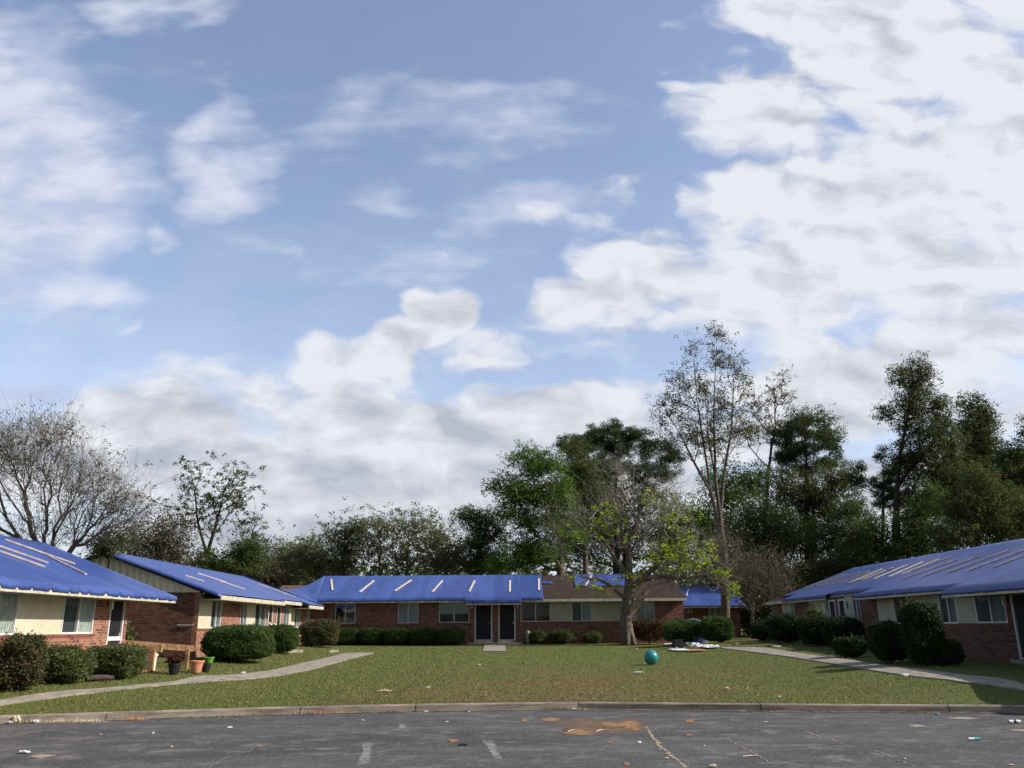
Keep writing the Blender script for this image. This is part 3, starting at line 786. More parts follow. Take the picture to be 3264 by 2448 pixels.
# --- left near building (shown eave towards +x) ---
k1 = .385
L1 = House('brick_apartment', (-12.1, 20, .2), 'near left brick block with scalloped blue tarp edge and a wood ramp at its door', (-16.0, 8, 0), YUP, XUP, 20.8, k1, 4.66, 3.9, 0.0, 1.74, 2.90, grp='brick apartment blocks under blue tarps')
o8 = 8.0
wx = lambda h, px: h.wu(px)
L1.roof([(-0.6, 11.0, 4.68), (11.0, 20.7, 4.68)], -.6, 20.7)
u = lambda px: L1.wu(px)
L1.facade([(u(-560), u(-420), 'win', {'sill': 1.74, 'head': 2.84, 'frame': 'white_paint', 'blind': ('blind_dark', 'curtain_green')}), (u(-420), u(-80), 'panel'),
           (u(-80), u(50), 'win', {'head': 2.86, 'frame': 'white_paint', 'blind': ('blind_dark', 'curtain_green')}), (u(50), u(197), 'panel'),
           (u(197), u(297), 'win', {'head': 2.86, 'frame': 'white_paint', 'blind': ('blind_dark', 'curtain_green')}),
           (u(345), u(392), 'door', {'storm': True, 'head': 2.86, 'step': False})], 0, u(405), 'brick', 'brick_shaded_dark')
L1.lantern(u(337), 2.45, 'white_plastic')
L1.tarp([(4.0, 20.75, -.05, None)], battens=[(16, 1720, 239, 1798), (-10, 1738, 153, 1795), (-10, 1754, 144, 1808), (157, 1775, 274, 1831)], seed=3, amp=.010, notch=.09)
# --- left far building ---
L2 = House('brick_apartment', (-12.1, 33, .4), 'left brick block with a cream ribbed gable, behind the near left block', (-16.0, 33.1, 0), YUP, XUP, 18, .355, 4.78, 3.9, 0.2, 1.87, 3.03, grp='brick apartment blocks under blue tarps')
L2.roof([(-.10, L2.wu(850), 4.72), (L2.wu(850), L2.wu(925), 4.45), (L2.wu(925), 17.3, 4.85)], -.10, 17.3)
u = lambda px: L2.wu(px)
wf = {'frame': 'white_paint', 'blind': ('blind_dark', 'blind'), 'head': 3.0}
L2.facade([(.03, u(670), 'panel'), (u(670), u(703), 'win', wf), (u(765), u(785), 'win', wf), (u(785), u(811), 'panel'), (u(811), u(846), 'win', wf),
           (u(853), u(867), 'door', {'head': 3.0}), (u(880), u(893), 'door', {'head': 3.0}), (u(903), u(920), 'win', wf), (u(920), u(938), 'panel'), (u(938), u(955), 'win', wf)],
          0, u(978), 'brick', 'brick_shaded_dark')
L2.tarp([(-.14, 17.35, -.05, None)], battens=[(628, 1827, 720, 1856), (590, 1834, 650, 1853), (822, 1861, 942, 1903), (700, 1852, 780, 1878)], hem=False, seed=9, amp=.012)
g = MB(); g.bar(P(565, 1992, 33.06), P(617, 1992, 33.06), .03, .03); g.build('conduit', 'white_paint', L2.root)
# --- middle building ---
CYF = 53.2
CB = House('brick_apartment', (0, 53, .8), 'long middle brick block with twin dark doors, roof half tarp and half brown shingle', (-12.7, 57.4, 0), XUP, -YUP, 23.6, .345, 5.16, 4.2, .5, 2.14, 3.32, grp='brick apartment blocks under blue tarps')
u = lambda px: CB.wu(px)
CB.roof([(0, u(1486), 4.85), (u(1486), u(1662), 5.35), (u(1662), u(2186), 4.85)], 0, u(2186))
cw = {'head': 3.3, 'frame': 'alu'}
CB.facade([(u(1067), u(1132), 'win', {**cw, 'sill': 2.10, 'blind': (None, 'blind_dark')}), (u(1268), u(1333), 'win', {**cw, 'sill': 2.1, 'blind': ('blind', 'blind')}),
           (u(1399), u(1496), 'win', {**cw, 'sill': 2.12, 'drop': (.55, .55), 'slats': False}), (u(1513), u(1569), 'door', {'head': 3.24}), (u(1589), u(1643), 'door', {'head': 3.24}),
           (u(1660), u(1755), 'win', {**cw, 'drop': (.8, .75), 'slats': True, 'blind': ('blind_dark', 'blind_dark')}), (u(1755), u(1823), 'panel', {'mat': 'cream_dull'}), (u(1823), u(1887), 'win', {**cw, 'blind': ('blind_dark', 'blind')}),
           (u(1887), u(2027), 'panel', {'mat': 'cream_dull'}), (u(2027), u(2089), 'win', cw)], 0.15, u(2182), 'brick_shaded', 'brick_shaded')
CB.lantern(u(1504), 2.95); CB.lantern(u(1651), 2.95)
CB.bw = .12
CB.tarp([(-.02, u(1732), -.05, None)], battens=[(1056, 1847, 1060, 1881), (1192, 1851, 1147, 1887), (1311, 1849, 1258, 1884), (1410, 1851, 1378, 1887),
        (1513, 1851, 1496, 1886), (1626, 1851, 1625, 1887), (1718, 1845, 1718, 1881)], seed=21, amp=.010)
CB.tarp([(u(1842), u(2030), -.05, 2.55), (u(1733), u(1768), 1.35, 1.95)], battens=[], hem=False, seed=33)
(a, ra), (b, rb) = CB.hit(1886, 1835, .05), CB.hit(1866, 1869, .05)
g = MB(); g.bar(CB.pt(a, ra, .075), CB.pt(b, rb, .075), .12, .03, CB.N); g.build('batten', 'batten_wood', CB.tarps[1])
g = MB(); uc = (u(1492) + u(1662)) / 2
g.box(CB.wf, u(1492), u(1664), .0, 1.1, .6, .93); g.build('porch_slab', 'concrete', CB.root)
# tarp draped over the valley between the left far roof and the middle roof
g = MB(); NA, NB = 14, 16
A0, A1 = L2.pt(17.2, .0, .08), L2.pt(17.2, 4.86, .06); B0, B1 = CB.pt(.05, 0, .08), CB.pt(.6, 4.88, .05)
gr = []
for i in range(NA + 1):
    t = i / NA; a = A0.lerp(A1, t); b = B0.lerp(B1, t); col = []
    for j in range(NB + 1):
        s_ = j / NB; p = a.lerp(b, s_); p.z -= (.75 * (1 - t) + .12) * math.sin(math.pi * s_) - .05 * mn.noise((t * 6, s_ * 6, 0)); col.append(p)
    gr.append(col)
for i in range(NA):
    for j in range(NB): g.face([gr[i][j], gr[i][j + 1], gr[i + 1][j + 1], gr[i + 1][j]], [(j / 3, i / 3), ((j + 1) / 3, i / 3), ((j + 1) / 3, (i + 1) / 3), (j / 3, (i + 1) / 3)])
vt = g.build('valley_tarp', 'tarp', None, origin=A1, smooth=True); so = vt.modifiers.new('solid', 'SOLIDIFY'); so.thickness = .02
tag(vt, 'loose blue tarp sagging between the left roof and the middle roof', 'tarp')

# --- right building (one ridge, stepped eave) ---
RB = House('brick_apartment', (15.5, 36, .4), 'right brick block behind dark shrubs, its blue roof striped with many battens', (20.4, 52, 0), -YUP, -XUP, 34, .365, 5.05, 4.9, .1, 1.86, 3.02, grp='brick apartment blocks under blue tarps')
u = lambda px: RB.wu(px)
uR = lambda px, X: 52 - PX(px, X)
RB.roof([(.1, uR(2640, 15.3), 5.1), (uR(2640, 15.3), 14.6, 4.8), (14.6, uR(3055, 14.8), 5.5), (uR(3055, 14.8), 34, 6.0)], .1, 34, eave_back=6)
dw = {'head': 3.0, 'blind': ('blind_dark', 'blind_dark')}; dl = {'head': 3.0, 'blind': ('blind_dark', 'blind')}; pm = {'mat': 'cream_dull'}
# far stretch uses the wall plane x = 15.5 too
RB.facade([(u(2498), u(2525), 'panel', pm), (u(2525), u(2538), 'win', dl), (u(2585), u(2606), 'win', dl), (u(2606), u(2644), 'panel', pm), (u(2648), u(2669), 'door', {'head': 3.0}),
           (u(2679), u(2700), 'door', {'head': 3.0}), (u(2700), u(2725), 'panel', pm), (u(2725), u(2748), 'win', dw),
           (u(2803), u(2856), 'panel', pm), (u(2856), u(2903), 'win', dw), (u(2903), u(3002), 'panel', pm), (u(3002), u(3056), 'win', {**dl, 'frame': 'white_paint'}), (u(3056), u(3116), 'panel', pm),
           (u(3116), u(3214), 'win', {**dl, 'frame': 'white_paint'}), (u(3234), u(3300), 'door', {'head': 3.0}), (u(3330), u(3400), 'door', {'head': 3.0}), (u(3450), u(3560), 'win', dl), (u(3560), u(3720), 'panel', pm)],
          .6, 33.5, 'brick_shaded_dark', 'brick_shaded_dark')
RB.lantern(u(3222), 2.4); RB.lantern(u(2641), 2.55); RB.lantern(u(2708), 2.55)
RB.bw = .085
c5 = lambda x, y: (2350 + x * .3014, 1700 + y * .3014); c6 = lambda x, y: (2700 + x * .3618, 1650 + y * .3618)
bt = [(*c5(a, b), *c5(c, d)) for a, b, c, d in ((705, 580, 1120, 437), (745, 583, 1175, 432), (850, 565, 1290, 412), (945, 560, 1395, 403), (1072, 537, 1535, 375), (1172, 530, 1650, 365))]
bt += [(*c6(a, b), *c6(c, d)) for a, b, c, d in ((10, 578, 310, 452), (125, 553, 405, 440), (235, 540, 530, 415), (370, 520, 665, 390), (480, 500, 815, 362), (480, 543, 970, 370), (672, 515, 1185, 333), (885, 483, 1430, 287), (1070, 465, 1559, 285), (1285, 437, 1559, 335), (560, 470, 930, 342))]
RB.tarp([(.9, 3.2, -.05, 4.5), (3.2, 33.9, -.05, None)], battens=bt, seed=41, amp=.013)

# --- small building seen behind the right end of the middle one ---
BB = House('tarped_house', (14, 63, 1.0), 'small brick house with a low blue tarp roof behind the tall bare tree', (10.4, 66.6, 0), XUP, -YUP, 8, .35, 4.75, 3.6, .7, 2.4, 3.15)
u = lambda px: BB.wu(px)
BB.roof([(0, u(2368), 4.3)], 0, u(2368))
BB.facade([(u(2186), u(2208), 'win', {'sill': 2.75, 'head': 3.25, 'blind': ('blind_dark', 'blind_dark')}), (u(2261), u(2303), 'win', {'sill': 2.3, 'head': 3.25})], .2, u(2360), 'brick_shaded_dark')
BB.tarp([(.0, u(2368) + .05, -.05, None)], battens=[(2194, 1878, 2188, 1900)], seed=55)
# --- brown roofed house far behind the left valley, and a grey gable behind the right roof ---
FB = House('brown_roof_house', (-20, 74, 1.0), 'brown roofed house just showing behind the sagging tarp valley', (P(860, 1862, 74).x, 78, 0), XUP, -YUP, 12, .33, P(900, 1866, 78).z, 4, .9, 2.4, 3.2)
FB.roof([(0, 12, 4.6)], 0, 12, 'brown_shingle_far'); FB.facade([(3, 4.5, 'win')], .3, 11.7, 'brick_shaded_dark')
ap = P(3208, 1726, 42)
GB = House('grey_gable_house', (ap.x, 44, .6), 'grey gabled house just peeking over the right blue roof', (ap.x, 42, 0), YUP, XUP, 9, .33, ap.z, 4, .5, 2.4, 3.4)
GB.roof([(0, 9, 4.6)], 0, 9, 'brown_shingle_far'); GB.facade([(3, 4.5, 'win')], .3, 8.7, 'brick_shaded_dark')

# entrance walk in front of the two doors
o, _, _ = strip('entrance_walk', [(1545, 2054), (1610, 2054)], [(1539, 2076), (1612, 2076)], 'concrete', .016, thick=.03)

# ------------------------------------------------------------------ trees
def lobes_pts(lobes, Y, n, q=True, depth=1.0, shell=.5):
    k = Q if q else 1.0; vol = []; L = []
    for lb in lobes:
        x, y, rx, ry = lb[:4]; dy = lb[4] if len(lb) > 4 else 0.0
        c = P(x * k, y * k, Y + dy); ex = (P((x + rx) * k, y * k, Y + dy) - c).length; ez = (P(x * k, (y - ry) * k, Y + dy) - c).length
        L.append((c, ex, (ex * .5 + ez * .5) * depth, ez)); vol.append((ex * ez) ** 1.0)
    vol = np.array(vol); vol /= vol.sum(); out = []
    for (c, a, b, e), v in zip(L, vol):
        m = max(2, int(round(n * v))); d = RG.normal(size=(m, 3)); d /= np.linalg.norm(d, axis=1, keepdims=True)
        r = RG.random((m, 1)) ** shell
        out.append(np.array(c)[None] + d * r * np.array([a, b, e])[None])
    return np.concatenate(out)
def grow(tips, trunks, r_tip, r_base, bf=.35, jit=.12, step=.9, up=.15, taper=.55):
    """join every tip to the nearest suitable point of the tree grown so far (balanced minimum spanning)"""
    pos = []; par = []; plen = []; cnt = []; fixed = {}
    for ti, tr in enumerate(trunks):
        pts = [Vector(p) for p in tr]
        start = -1 if ti == 0 else int(np.argmin([(Vector(q) - pts[0]).length for q in pos]))
        prev = start
        for i, p in enumerate(pts):
            if ti > 0 and i == 0: continue
            if prev >= 0:
                a = Vector(pos[prev]); m = max(1, int((p - a).length / step))
                for k in range(1, m + 1):
                    pp = a.lerp(p, k / m); 
                    if k < m: pp += Vector(RG.normal(size=3) * .025 * step)
                    pos.append(tuple(pp)); par.append(prev); plen.append(plen[prev] + (pp - Vector(pos[prev])).length); prev = len(pos) - 1
            else:
                pos.append(tuple(p)); par.append(-1); plen.append(0.0); prev = 0
    n0 = len(pos)
    zmin = pos[0][2] + .25 * (pos[n0 - 1][2] - pos[0][2])
    cap = n0 + len(tips) * 8 + 10
    PA = np.zeros((cap, 3)); PL = np.zeros(cap); PA[:n0] = pos; PL[:n0] = plen; ncur = n0
    root = np.array(pos[min(n0 - 1, 3)])
    order = np.argsort(np.linalg.norm(tips - root, axis=1)); tipidx = []
    for ti in order:
        t = tips[ti]; d = t - PA[:ncur]; dist = np.linalg.norm(d, axis=1)
        cost = dist + bf * PL[:ncur] + np.where(d[:, 2] < -.1, -d[:, 2] * .8, 0) + np.where(PA[:ncur, 2] < zmin, 5.0, 0)
        j = int(np.argmin(cost)); a = PA[j].copy(); L_ = dist[j]
        m = int(min(7, max(1, round(L_ / step)))); prev = j; bow = RG.normal(size=3) * jit * L_ * .5; bow[2] += up * L_ * -.5
        for k in range(1, m + 1):
            f = k / m; p = a + (t - a) * f + bow * math.sin(math.pi * f) + (RG.normal(size=3) * jit * .35 * L_ / m if k < m else 0)
            pos.append(tuple(p)); par.append(prev); PA[ncur] = p; PL[ncur] = PL[prev] + L_ / m; prev = ncur; ncur += 1
        tipidx.append(prev)
    cnt = np.zeros(ncur); cnt[tipidx] = 1
    for i in range(ncur - 1, 0, -1):
        if par[i] >= 0: cnt[par[i]] += cnt[i]
    cnt = np.maximum(cnt, .6); tot = max(cnt[0], 2); ex = math.log(r_base / r_tip) / math.log(tot)
    rad = r_tip * cnt ** ex
    rad = r_tip * .6 + (rad - r_tip * .6) * (1 - taper * PL[:ncur] / PL[:ncur].max())
    segs = []
    for i in range(1, ncur):
        p_ = par[i]
        if p_ >= 0: segs.append((*pos[p_], *pos[i], min(rad[p_], rad[i] * 1.25 if p_ >= 1 else rad[p_]), rad[i]))
    return segs, PA[tipidx], np.array([PA[par[i]] for i in tipidx])
def leaves(centres, per, spread, size, flat=.5, asp=.6, dir_=None):
    if per >= 18:                      # tufts of leaves rather than an even cloud
        k = max(2, per // 11); c = np.repeat(centres, k, 0); c = c + np.clip(RG.normal(size=c.shape), -1.6, 1.6) * np.array([spread, spread, spread * .75])
        return leaves(c, min(17, per // k), spread * .30, size, flat, asp)
    n = len(centres) * per
    c = np.repeat(centres, per, 0) + np.clip(RG.normal(size=(n, 3)), -1.7, 1.7) * np.array([spread, spread, spread * .75])
    nr = RG.normal(size=(n, 3)); nr[:, 2] = np.abs(nr[:, 2]) + flat; nr /= np.linalg.norm(nr, axis=1, keepdims=True)
    a = np.cross(nr, RG.normal(size=(n, 3))); a /= np.linalg.norm(a, axis=1, keepdims=True); b = np.cross(nr, a)
    s = size * (.6 + .8 * RG.random((n, 1)))
    q = np.stack([c - a * s * .5, c + b * s * asp * .5, c + a * s * .55, c - b * s * asp * .5], 1)
    return q.reshape(-1, 3)
def needles(centres, per, length, w):
    n = len(centres) * per
    d = RG.normal(size=(n, 3)); d[:, 2] = d[:, 2] * .7 + .45; d /= np.linalg.norm(d, axis=1, keepdims=True)
    c = np.repeat(centres, per, 0); L_ = length * (.35 + .4 * RG.random((n, 1))); sd_ = np.cross(d, RG.normal(size=(n, 3))); sd_ /= np.linalg.norm(sd_, axis=1, keepdims=True)
    off = np.clip(RG.normal(size=(n, 3)), -1.5, 1.5) * length * np.array([.55, .55, .3])
    return np.stack([c + off - sd_ * w, c + off + sd_ * w, c + off + d * L_], 1).reshape(-1, 3)
def tree(name, label, Y, base, lobes, trunk=(), tips=150, per=110, spread=.45, size=.2, leaf='leaf_dark', bark='bark_dark', r0=.25, rt=.012, bf=.35,
         extra=(), pine=False, leafy=1.0, jit=.12, depth=1.0, group=None, cat='tree', step=.9, twigs=0, up=.15, asp=.6, hero=False, shell=.5, taper=.55):
    if per >= 45 and not pine: tips = int(tips * .62); per = int(per * 2.1); size *= .78; spread *= 1.08
    elif pine: tips = int(tips * .7); per = int(per * 1.7)
    if per >= 18 and not pine: size *= .86; per = int(per * 1.15)
    bq = P(base[0] * Q, 1990, Y); root = thing(name, (bq.x, Y, ground_z(Y)), label, cat, group)
    tr = [Vector((bq.x, Y, ground_z(Y) - .1))] + [P(t[0] * Q, t[1] * Q, Y + (t[2] if len(t) > 2 else 0)) for t in trunk]
    trunks = [tr] + [[P(t[0] * Q, t[1] * Q, Y + (t[2] if len(t) > 2 else 0)) for t in e] for e in extra]
    tp = lobes_pts(lobes, Y, tips, depth=depth, shell=shell)
    segs, tt, tpar = grow(tp, trunks, rt, r0, bf, jit, step, up, taper)
    if twigs:
        c = np.repeat(tt, twigs, 0); o_ = c - np.repeat(tpar, twigs, 0); o_ /= np.linalg.norm(o_, axis=1, keepdims=True) + 1e-6
        d = o_ * .6 + RG.normal(size=c.shape) * .55; d[:, 2] += .25; L_ = max(spread, .33) * (1 + RG.random((len(c), 1)) * 1.6)
        mid = c + d * L_ * .5 + RG.normal(size=c.shape) * .05; end = mid + (d + RG.normal(size=c.shape) * .3) * L_ * .5
        segs = segs + [(*a, *b, rt * .8, rt * .6) for a, b in zip(c, mid)] + [(*a, *b, rt * .6, rt * .4) for a, b in zip(mid, end)]
        tt2 = np.concatenate([tt, end])
    else: tt2 = tt
    if hero:
        tubes('trunk', [q for q in segs if q[6] >= .045], 'bark', root); tubes('branches', [q for q in segs if q[6] < .045], 'twig_pale', root)
    else: tubes('trunk', segs, bark, root)
    if per and leafy > 0:
        sel = tt2[RG.random(len(tt2)) < leafy]
        if len(sel):
            V = needles(sel, per, spread, size) if pine else leaves(sel, per, spread, size, asp=asp)
            npmesh('crown', V, None, leaf, root, k=3 if pine else 4)
    return root

# 1 big bare fan tree behind the near left block
tree('bare_tree', 'wide leafless tree fanning out behind the left blue roofs', 30.2, (92, 1300), [(60, 1000, 120, 95), (170, 1050, 110, 80), (240, 1085, 90, 60), (280, 1120, 60, 40), (0, 970, 80, 70), (-90, 1040, 110, 110), (120, 1140, 130, 50), (230, 1150, 80, 40), (110, 950, 60, 45)],
     trunk=[(90, 1215), (88, 1190)], tips=1500, per=7, spread=.07, size=.07, leaf='leaf_sparse', bark='twig', r0=.24, rt=.0065, bf=.7, leafy=.3, depth=.6, twigs=3, jit=.045, up=.22, taper=.65)
tree('evergreen_tree', 'small dark leafy tree in the gap between the two left blocks', 31.3, (236, 1300), [(240, 1172, 34, 26), (215, 1190, 30, 20)], trunk=[(236, 1210)], tips=60, per=60, spread=.2, size=.1, leaf='leaf_dark', r0=.08, rt=.01, depth=.6)
# 2 two-stemmed sparse tree left of centre
tree('sparse_tree', 'two stemmed thin tree with ragged leaf clumps above the left tarp roof', 74, (452, 1300), [(405, 1040, 22, 40), (425, 1010, 25, 22), (515, 1020, 26, 26), (500, 1060, 40, 38), (395, 1110, 30, 40), (525, 1100, 30, 50), (450, 1120, 40, 60), (485, 1080, 30, 40), (545, 1150, 30, 40)],
     trunk=[(455, 1225), (447, 1200)], extra=[[(447, 1200), (428, 1130), (420, 1060), (412, 1020)], [(447, 1200), (470, 1120), (485, 1060), (505, 1020)]], tips=150, per=24, spread=.45, size=.24, leaf='leaf_olive', r0=.3, rt=.02, bf=.4, leafy=.7, twigs=1)
tree('dark_tree', 'low dense dark tree right of the two stemmed tree', 72, (520, 1300), [(520, 1205, 48, 35), (550, 1180, 28, 30), (480, 1225, 55, 22), (440, 1215, 40, 28)], trunk=[(520, 1240)], tips=130, per=100, spread=.5, size=.22, leaf='leaf_dark')
tree('brown_tree', 'greyish brown twiggy tree left of the two stemmed tree', 70, (340, 1300), [(330, 1185, 55, 45), (375, 1165, 35, 50), (285, 1180, 35, 30), (350, 1220, 70, 25)], trunk=[(340, 1235)], tips=200, per=16, spread=.5, size=.2, leaf='leaf_brown', r0=.2, rt=.014, twigs=2)
FAR = 'trees along the back of the site'
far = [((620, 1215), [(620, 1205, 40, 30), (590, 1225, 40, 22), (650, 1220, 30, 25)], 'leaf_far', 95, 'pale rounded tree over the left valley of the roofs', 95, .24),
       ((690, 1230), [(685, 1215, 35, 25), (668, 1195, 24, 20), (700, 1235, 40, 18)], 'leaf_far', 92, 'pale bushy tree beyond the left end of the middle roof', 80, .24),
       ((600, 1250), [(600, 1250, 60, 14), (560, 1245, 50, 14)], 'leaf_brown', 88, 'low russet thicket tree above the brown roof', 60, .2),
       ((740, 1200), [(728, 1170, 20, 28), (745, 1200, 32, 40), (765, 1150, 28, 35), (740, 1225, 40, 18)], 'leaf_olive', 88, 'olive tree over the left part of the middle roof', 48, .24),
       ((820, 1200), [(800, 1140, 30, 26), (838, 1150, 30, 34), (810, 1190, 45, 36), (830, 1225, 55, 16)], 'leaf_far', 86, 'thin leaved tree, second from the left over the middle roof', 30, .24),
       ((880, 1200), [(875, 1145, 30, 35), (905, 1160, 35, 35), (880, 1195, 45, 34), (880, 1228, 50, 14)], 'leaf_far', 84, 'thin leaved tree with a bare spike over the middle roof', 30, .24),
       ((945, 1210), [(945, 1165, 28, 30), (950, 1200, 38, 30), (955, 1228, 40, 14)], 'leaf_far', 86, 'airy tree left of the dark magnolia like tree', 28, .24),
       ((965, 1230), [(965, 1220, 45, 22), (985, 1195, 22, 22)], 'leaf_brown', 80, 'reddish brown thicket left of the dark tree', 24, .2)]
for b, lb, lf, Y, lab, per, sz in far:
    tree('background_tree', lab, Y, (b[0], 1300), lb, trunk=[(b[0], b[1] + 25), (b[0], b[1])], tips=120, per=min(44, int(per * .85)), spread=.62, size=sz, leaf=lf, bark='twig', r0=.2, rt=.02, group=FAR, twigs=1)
tree('dark_tree', 'dark upright evergreen left of the big green oak', 78, (1030, 1300), [(1005, 1115, 22, 20), (1035, 1130, 28, 34), (1062, 1115, 14, 22), (1075, 1150, 22, 26), (1030, 1185, 50, 40), (1030, 1225, 60, 20)], trunk=[(1030, 1220), (1032, 1160)], tips=200, per=80, spread=.5, size=.24, leaf='leaf_dark', r0=.25)
tree('oak_tree', 'large bright green oak, its crown leaning out to the left', 72, (1215, 1300), [(1140, 1000, 42, 34), (1185, 1010, 32, 30), (1095, 1055, 36, 30), (1140, 1065, 45, 34), (1195, 1075, 55, 45), (1105, 1110, 36, 24), (1160, 1130, 50, 30), (1215, 1140, 50, 45), (1120, 1190, 50, 30), (1170, 1200, 60, 36), (1090, 1215, 50, 24)],
     trunk=[(1212, 1230), (1208, 1170), (1205, 1110)], extra=[[(1205, 1110), (1160, 1060), (1130, 1030)]], tips=430, per=105, spread=.5, size=.23, leaf='leaf_oak', bark='bark', r0=.45)
tree('olive_tree', 'olive green tree between the bright oak and the pine', 75, (1265, 1300), [(1245, 1000, 40, 48), (1275, 1060, 50, 50), (1220, 1080, 40, 50), (1300, 1110, 50, 40), (1235, 960, 22, 22)], trunk=[(1265, 1220), (1262, 1110), (1258, 1040)], tips=260, per=80, spread=.5, size=.22, leaf='leaf_olive', bark='bark', r0=.3)
tree('pine_tree', 'tall pine with a dark rounded top behind the courtyard tree', 80, (1330, 1300), [(1320, 935, 60, 26), (1370, 945, 40, 24), (1275, 955, 40, 22), (1235, 965, 34, 24), (1420, 970, 38, 20), (1330, 970, 85, 26), (1455, 985, 30, 18), (1300, 1010, 90, 34), (1400, 1020, 70, 30), (1250, 1050, 50, 40)],
     trunk=[(1332, 1200), (1330, 1060), (1328, 960)], tips=620, per=75, spread=.55, size=.028, leaf='leaf_pine', r0=.4, pine=True)
tree('dense_tree', 'broad dark green tree filling the middle behind the roof and pine', 84, (1350, 1300), [(1290, 1110, 80, 60), (1390, 1090, 80, 60), (1340, 1170, 110, 60), (1440, 1160, 60, 70), (1250, 1190, 70, 45), (1300, 1050, 60, 50)], trunk=[(1350, 1230), (1350, 1160)], tips=420, per=85, spread=.65, size=.27, leaf='leaf_olive', r0=.35)
tree('dense_tree', 'dark tree just right of the courtyard tree, under the tall bare crown', 76, (1540, 1320), [(1500, 1120, 60, 60), (1570, 1060, 60, 60), (1620, 1040, 45, 40), (1560, 1160, 80, 60), (1470, 1200, 60, 50), (1590, 1230, 90, 50)], trunk=[(1540, 1260), (1545, 1180)], tips=420, per=80, spread=.6, size=.25, leaf='leaf_oak', r0=.3)
tree('pine_tree', 'pine with brown twigs among the right hand trees', 78, (1745, 1300), [(1740, 925, 50, 24), (1700, 940, 40, 28), (1775, 950, 40, 26), (1805, 975, 20, 16), (1730, 965, 70, 26), (1690, 990, 30, 20), (1790, 1000, 40, 16), (1740, 1010, 60, 20)],
     trunk=[(1745, 1200), (1743, 1060), (1742, 960)], tips=330, per=70, spread=.55, size=.028, leaf='leaf_pine', r0=.35, pine=True)
tree('leafy_tree', 'rust tinted leafy tree top rising over the right pine', 75, (1755, 1300), [(1725, 905, 24, 18), (1765, 900, 26, 20), (1790, 935, 24, 30), (1810, 1035, 50, 45), (1750, 1060, 80, 50), (1690, 1060, 50, 45), (1800, 1100, 70, 55), (1720, 1130, 80, 60)], trunk=[(1758, 1240), (1757, 1120), (1757, 980)], tips=430, per=75, spread=.5, size=.23, leaf='leaf_autumn', r0=.3, bark='bark')
tree('dense_tree', 'wide dark tree behind the far end of the right tarp roof', 68, (1690, 1320), [(1640, 1130, 70, 70), (1700, 1180, 90, 60), (1620, 1200, 70, 60), (1780, 1190, 80, 60), (1700, 1260, 120, 45), (1850, 1180, 50, 60), (1840, 1110, 40, 40)], trunk=[(1690, 1290), (1692, 1220)], tips=600, per=80, spread=.55, size=.23, leaf='leaf_dark', r0=.35)
tree('thicket_tree', 'low dark thicket in the gap between the small tarped house and the right block', 66, (1625, 1372), [(1610, 1345, 26, 28), (1640, 1350, 26, 26), (1665, 1340, 26, 30), (1630, 1310, 50, 26), (1590, 1320, 26, 24)], trunk=[(1625, 1350)], tips=160, per=90, spread=.4, size=.2, leaf='leaf_dark', r0=.1)
tree('autumn_tree', 'yellowish leafed tree low against the dark trees by the right roof', 62, (1830, 1320), [(1850, 1210, 45, 50), (1800, 1240, 60, 35), (1870, 1160, 35, 40), (1760, 1250, 50, 35)], trunk=[(1830, 1280), (1835, 1230)], tips=260, per=70, spread=.45, size=.2, leaf='leaf_autumn', r0=.25)
# tall nearly bare tree, right of the courtyard tree
tree('tall_tree', 'tallest tree, nearly bare upright crown with a few leaves at the tips', 60, (1566, 1345), [(1545, 725, 22, 24), (1500, 765, 20, 28), (1555, 780, 28, 40), (1590, 800, 22, 34), (1470, 830, 24, 34), (1510, 850, 40, 50), (1450, 880, 26, 36), (1430, 905, 18, 26), (1560, 880, 45, 60), (1605, 850, 16, 40), (1490, 940, 50, 50), (1545, 960, 50, 50), (1600, 930, 34, 46), (1440, 960, 26, 30)],
     trunk=[(1566, 1240), (1562, 1190), (1556, 1120)], extra=[[(1556, 1120), (1546, 1040), (1542, 940), (1543, 840), (1548, 740)], [(1562, 1160), (1535, 1060), (1520, 960), (1505, 860), (1500, 780)], [(1556, 1120), (1565, 1020), (1580, 930), (1585, 820)], [(1535, 1060), (1500, 1000), (1465, 930), (1440, 890)], [(1546, 1040), (1528, 930), (1530, 860)]],
     tips=560, per=14, spread=.15, size=.13, leaf='leaf_sparse', bark='bark', r0=.34, rt=.011, bf=.55, leafy=.75, jit=.06, twigs=2, depth=.7, taper=.8)
tree('sparse_tree', 'slender nearly bare tree leaning right beside the tallest tree', 79, (1650, 1320), [(1690, 825, 18, 22), (1675, 860, 26, 30), (1700, 870, 16, 24), (1640, 880, 24, 34), (1660, 930, 34, 36), (1620, 940, 22, 30), (1690, 920, 20, 26)],
     trunk=[(1652, 1240), (1655, 1100), (1660, 1010)], tips=260, per=9, spread=.14, size=.16, leaf='leaf_sparse', bark='bark', r0=.2, rt=.013, bf=.5, leafy=.55, jit=.07, twigs=2, depth=.7)
tree('bare_thicket', 'tangle of leafless pale twigs between the tarp roofs on the right', 57, (1625, 1345), [(1590, 1235, 60, 45), (1650, 1240, 60, 55), (1560, 1190, 50, 45), (1690, 1280, 50, 35), (1620, 1290, 60, 30), (1500, 1230, 50, 40)], trunk=[(1625, 1330), (1627, 1290)], tips=520, per=5, spread=.42, size=.13, leaf='leaf_brown', bark='twig', r0=.12, rt=.009, bf=.25, leafy=.5, twigs=3, jit=.2)
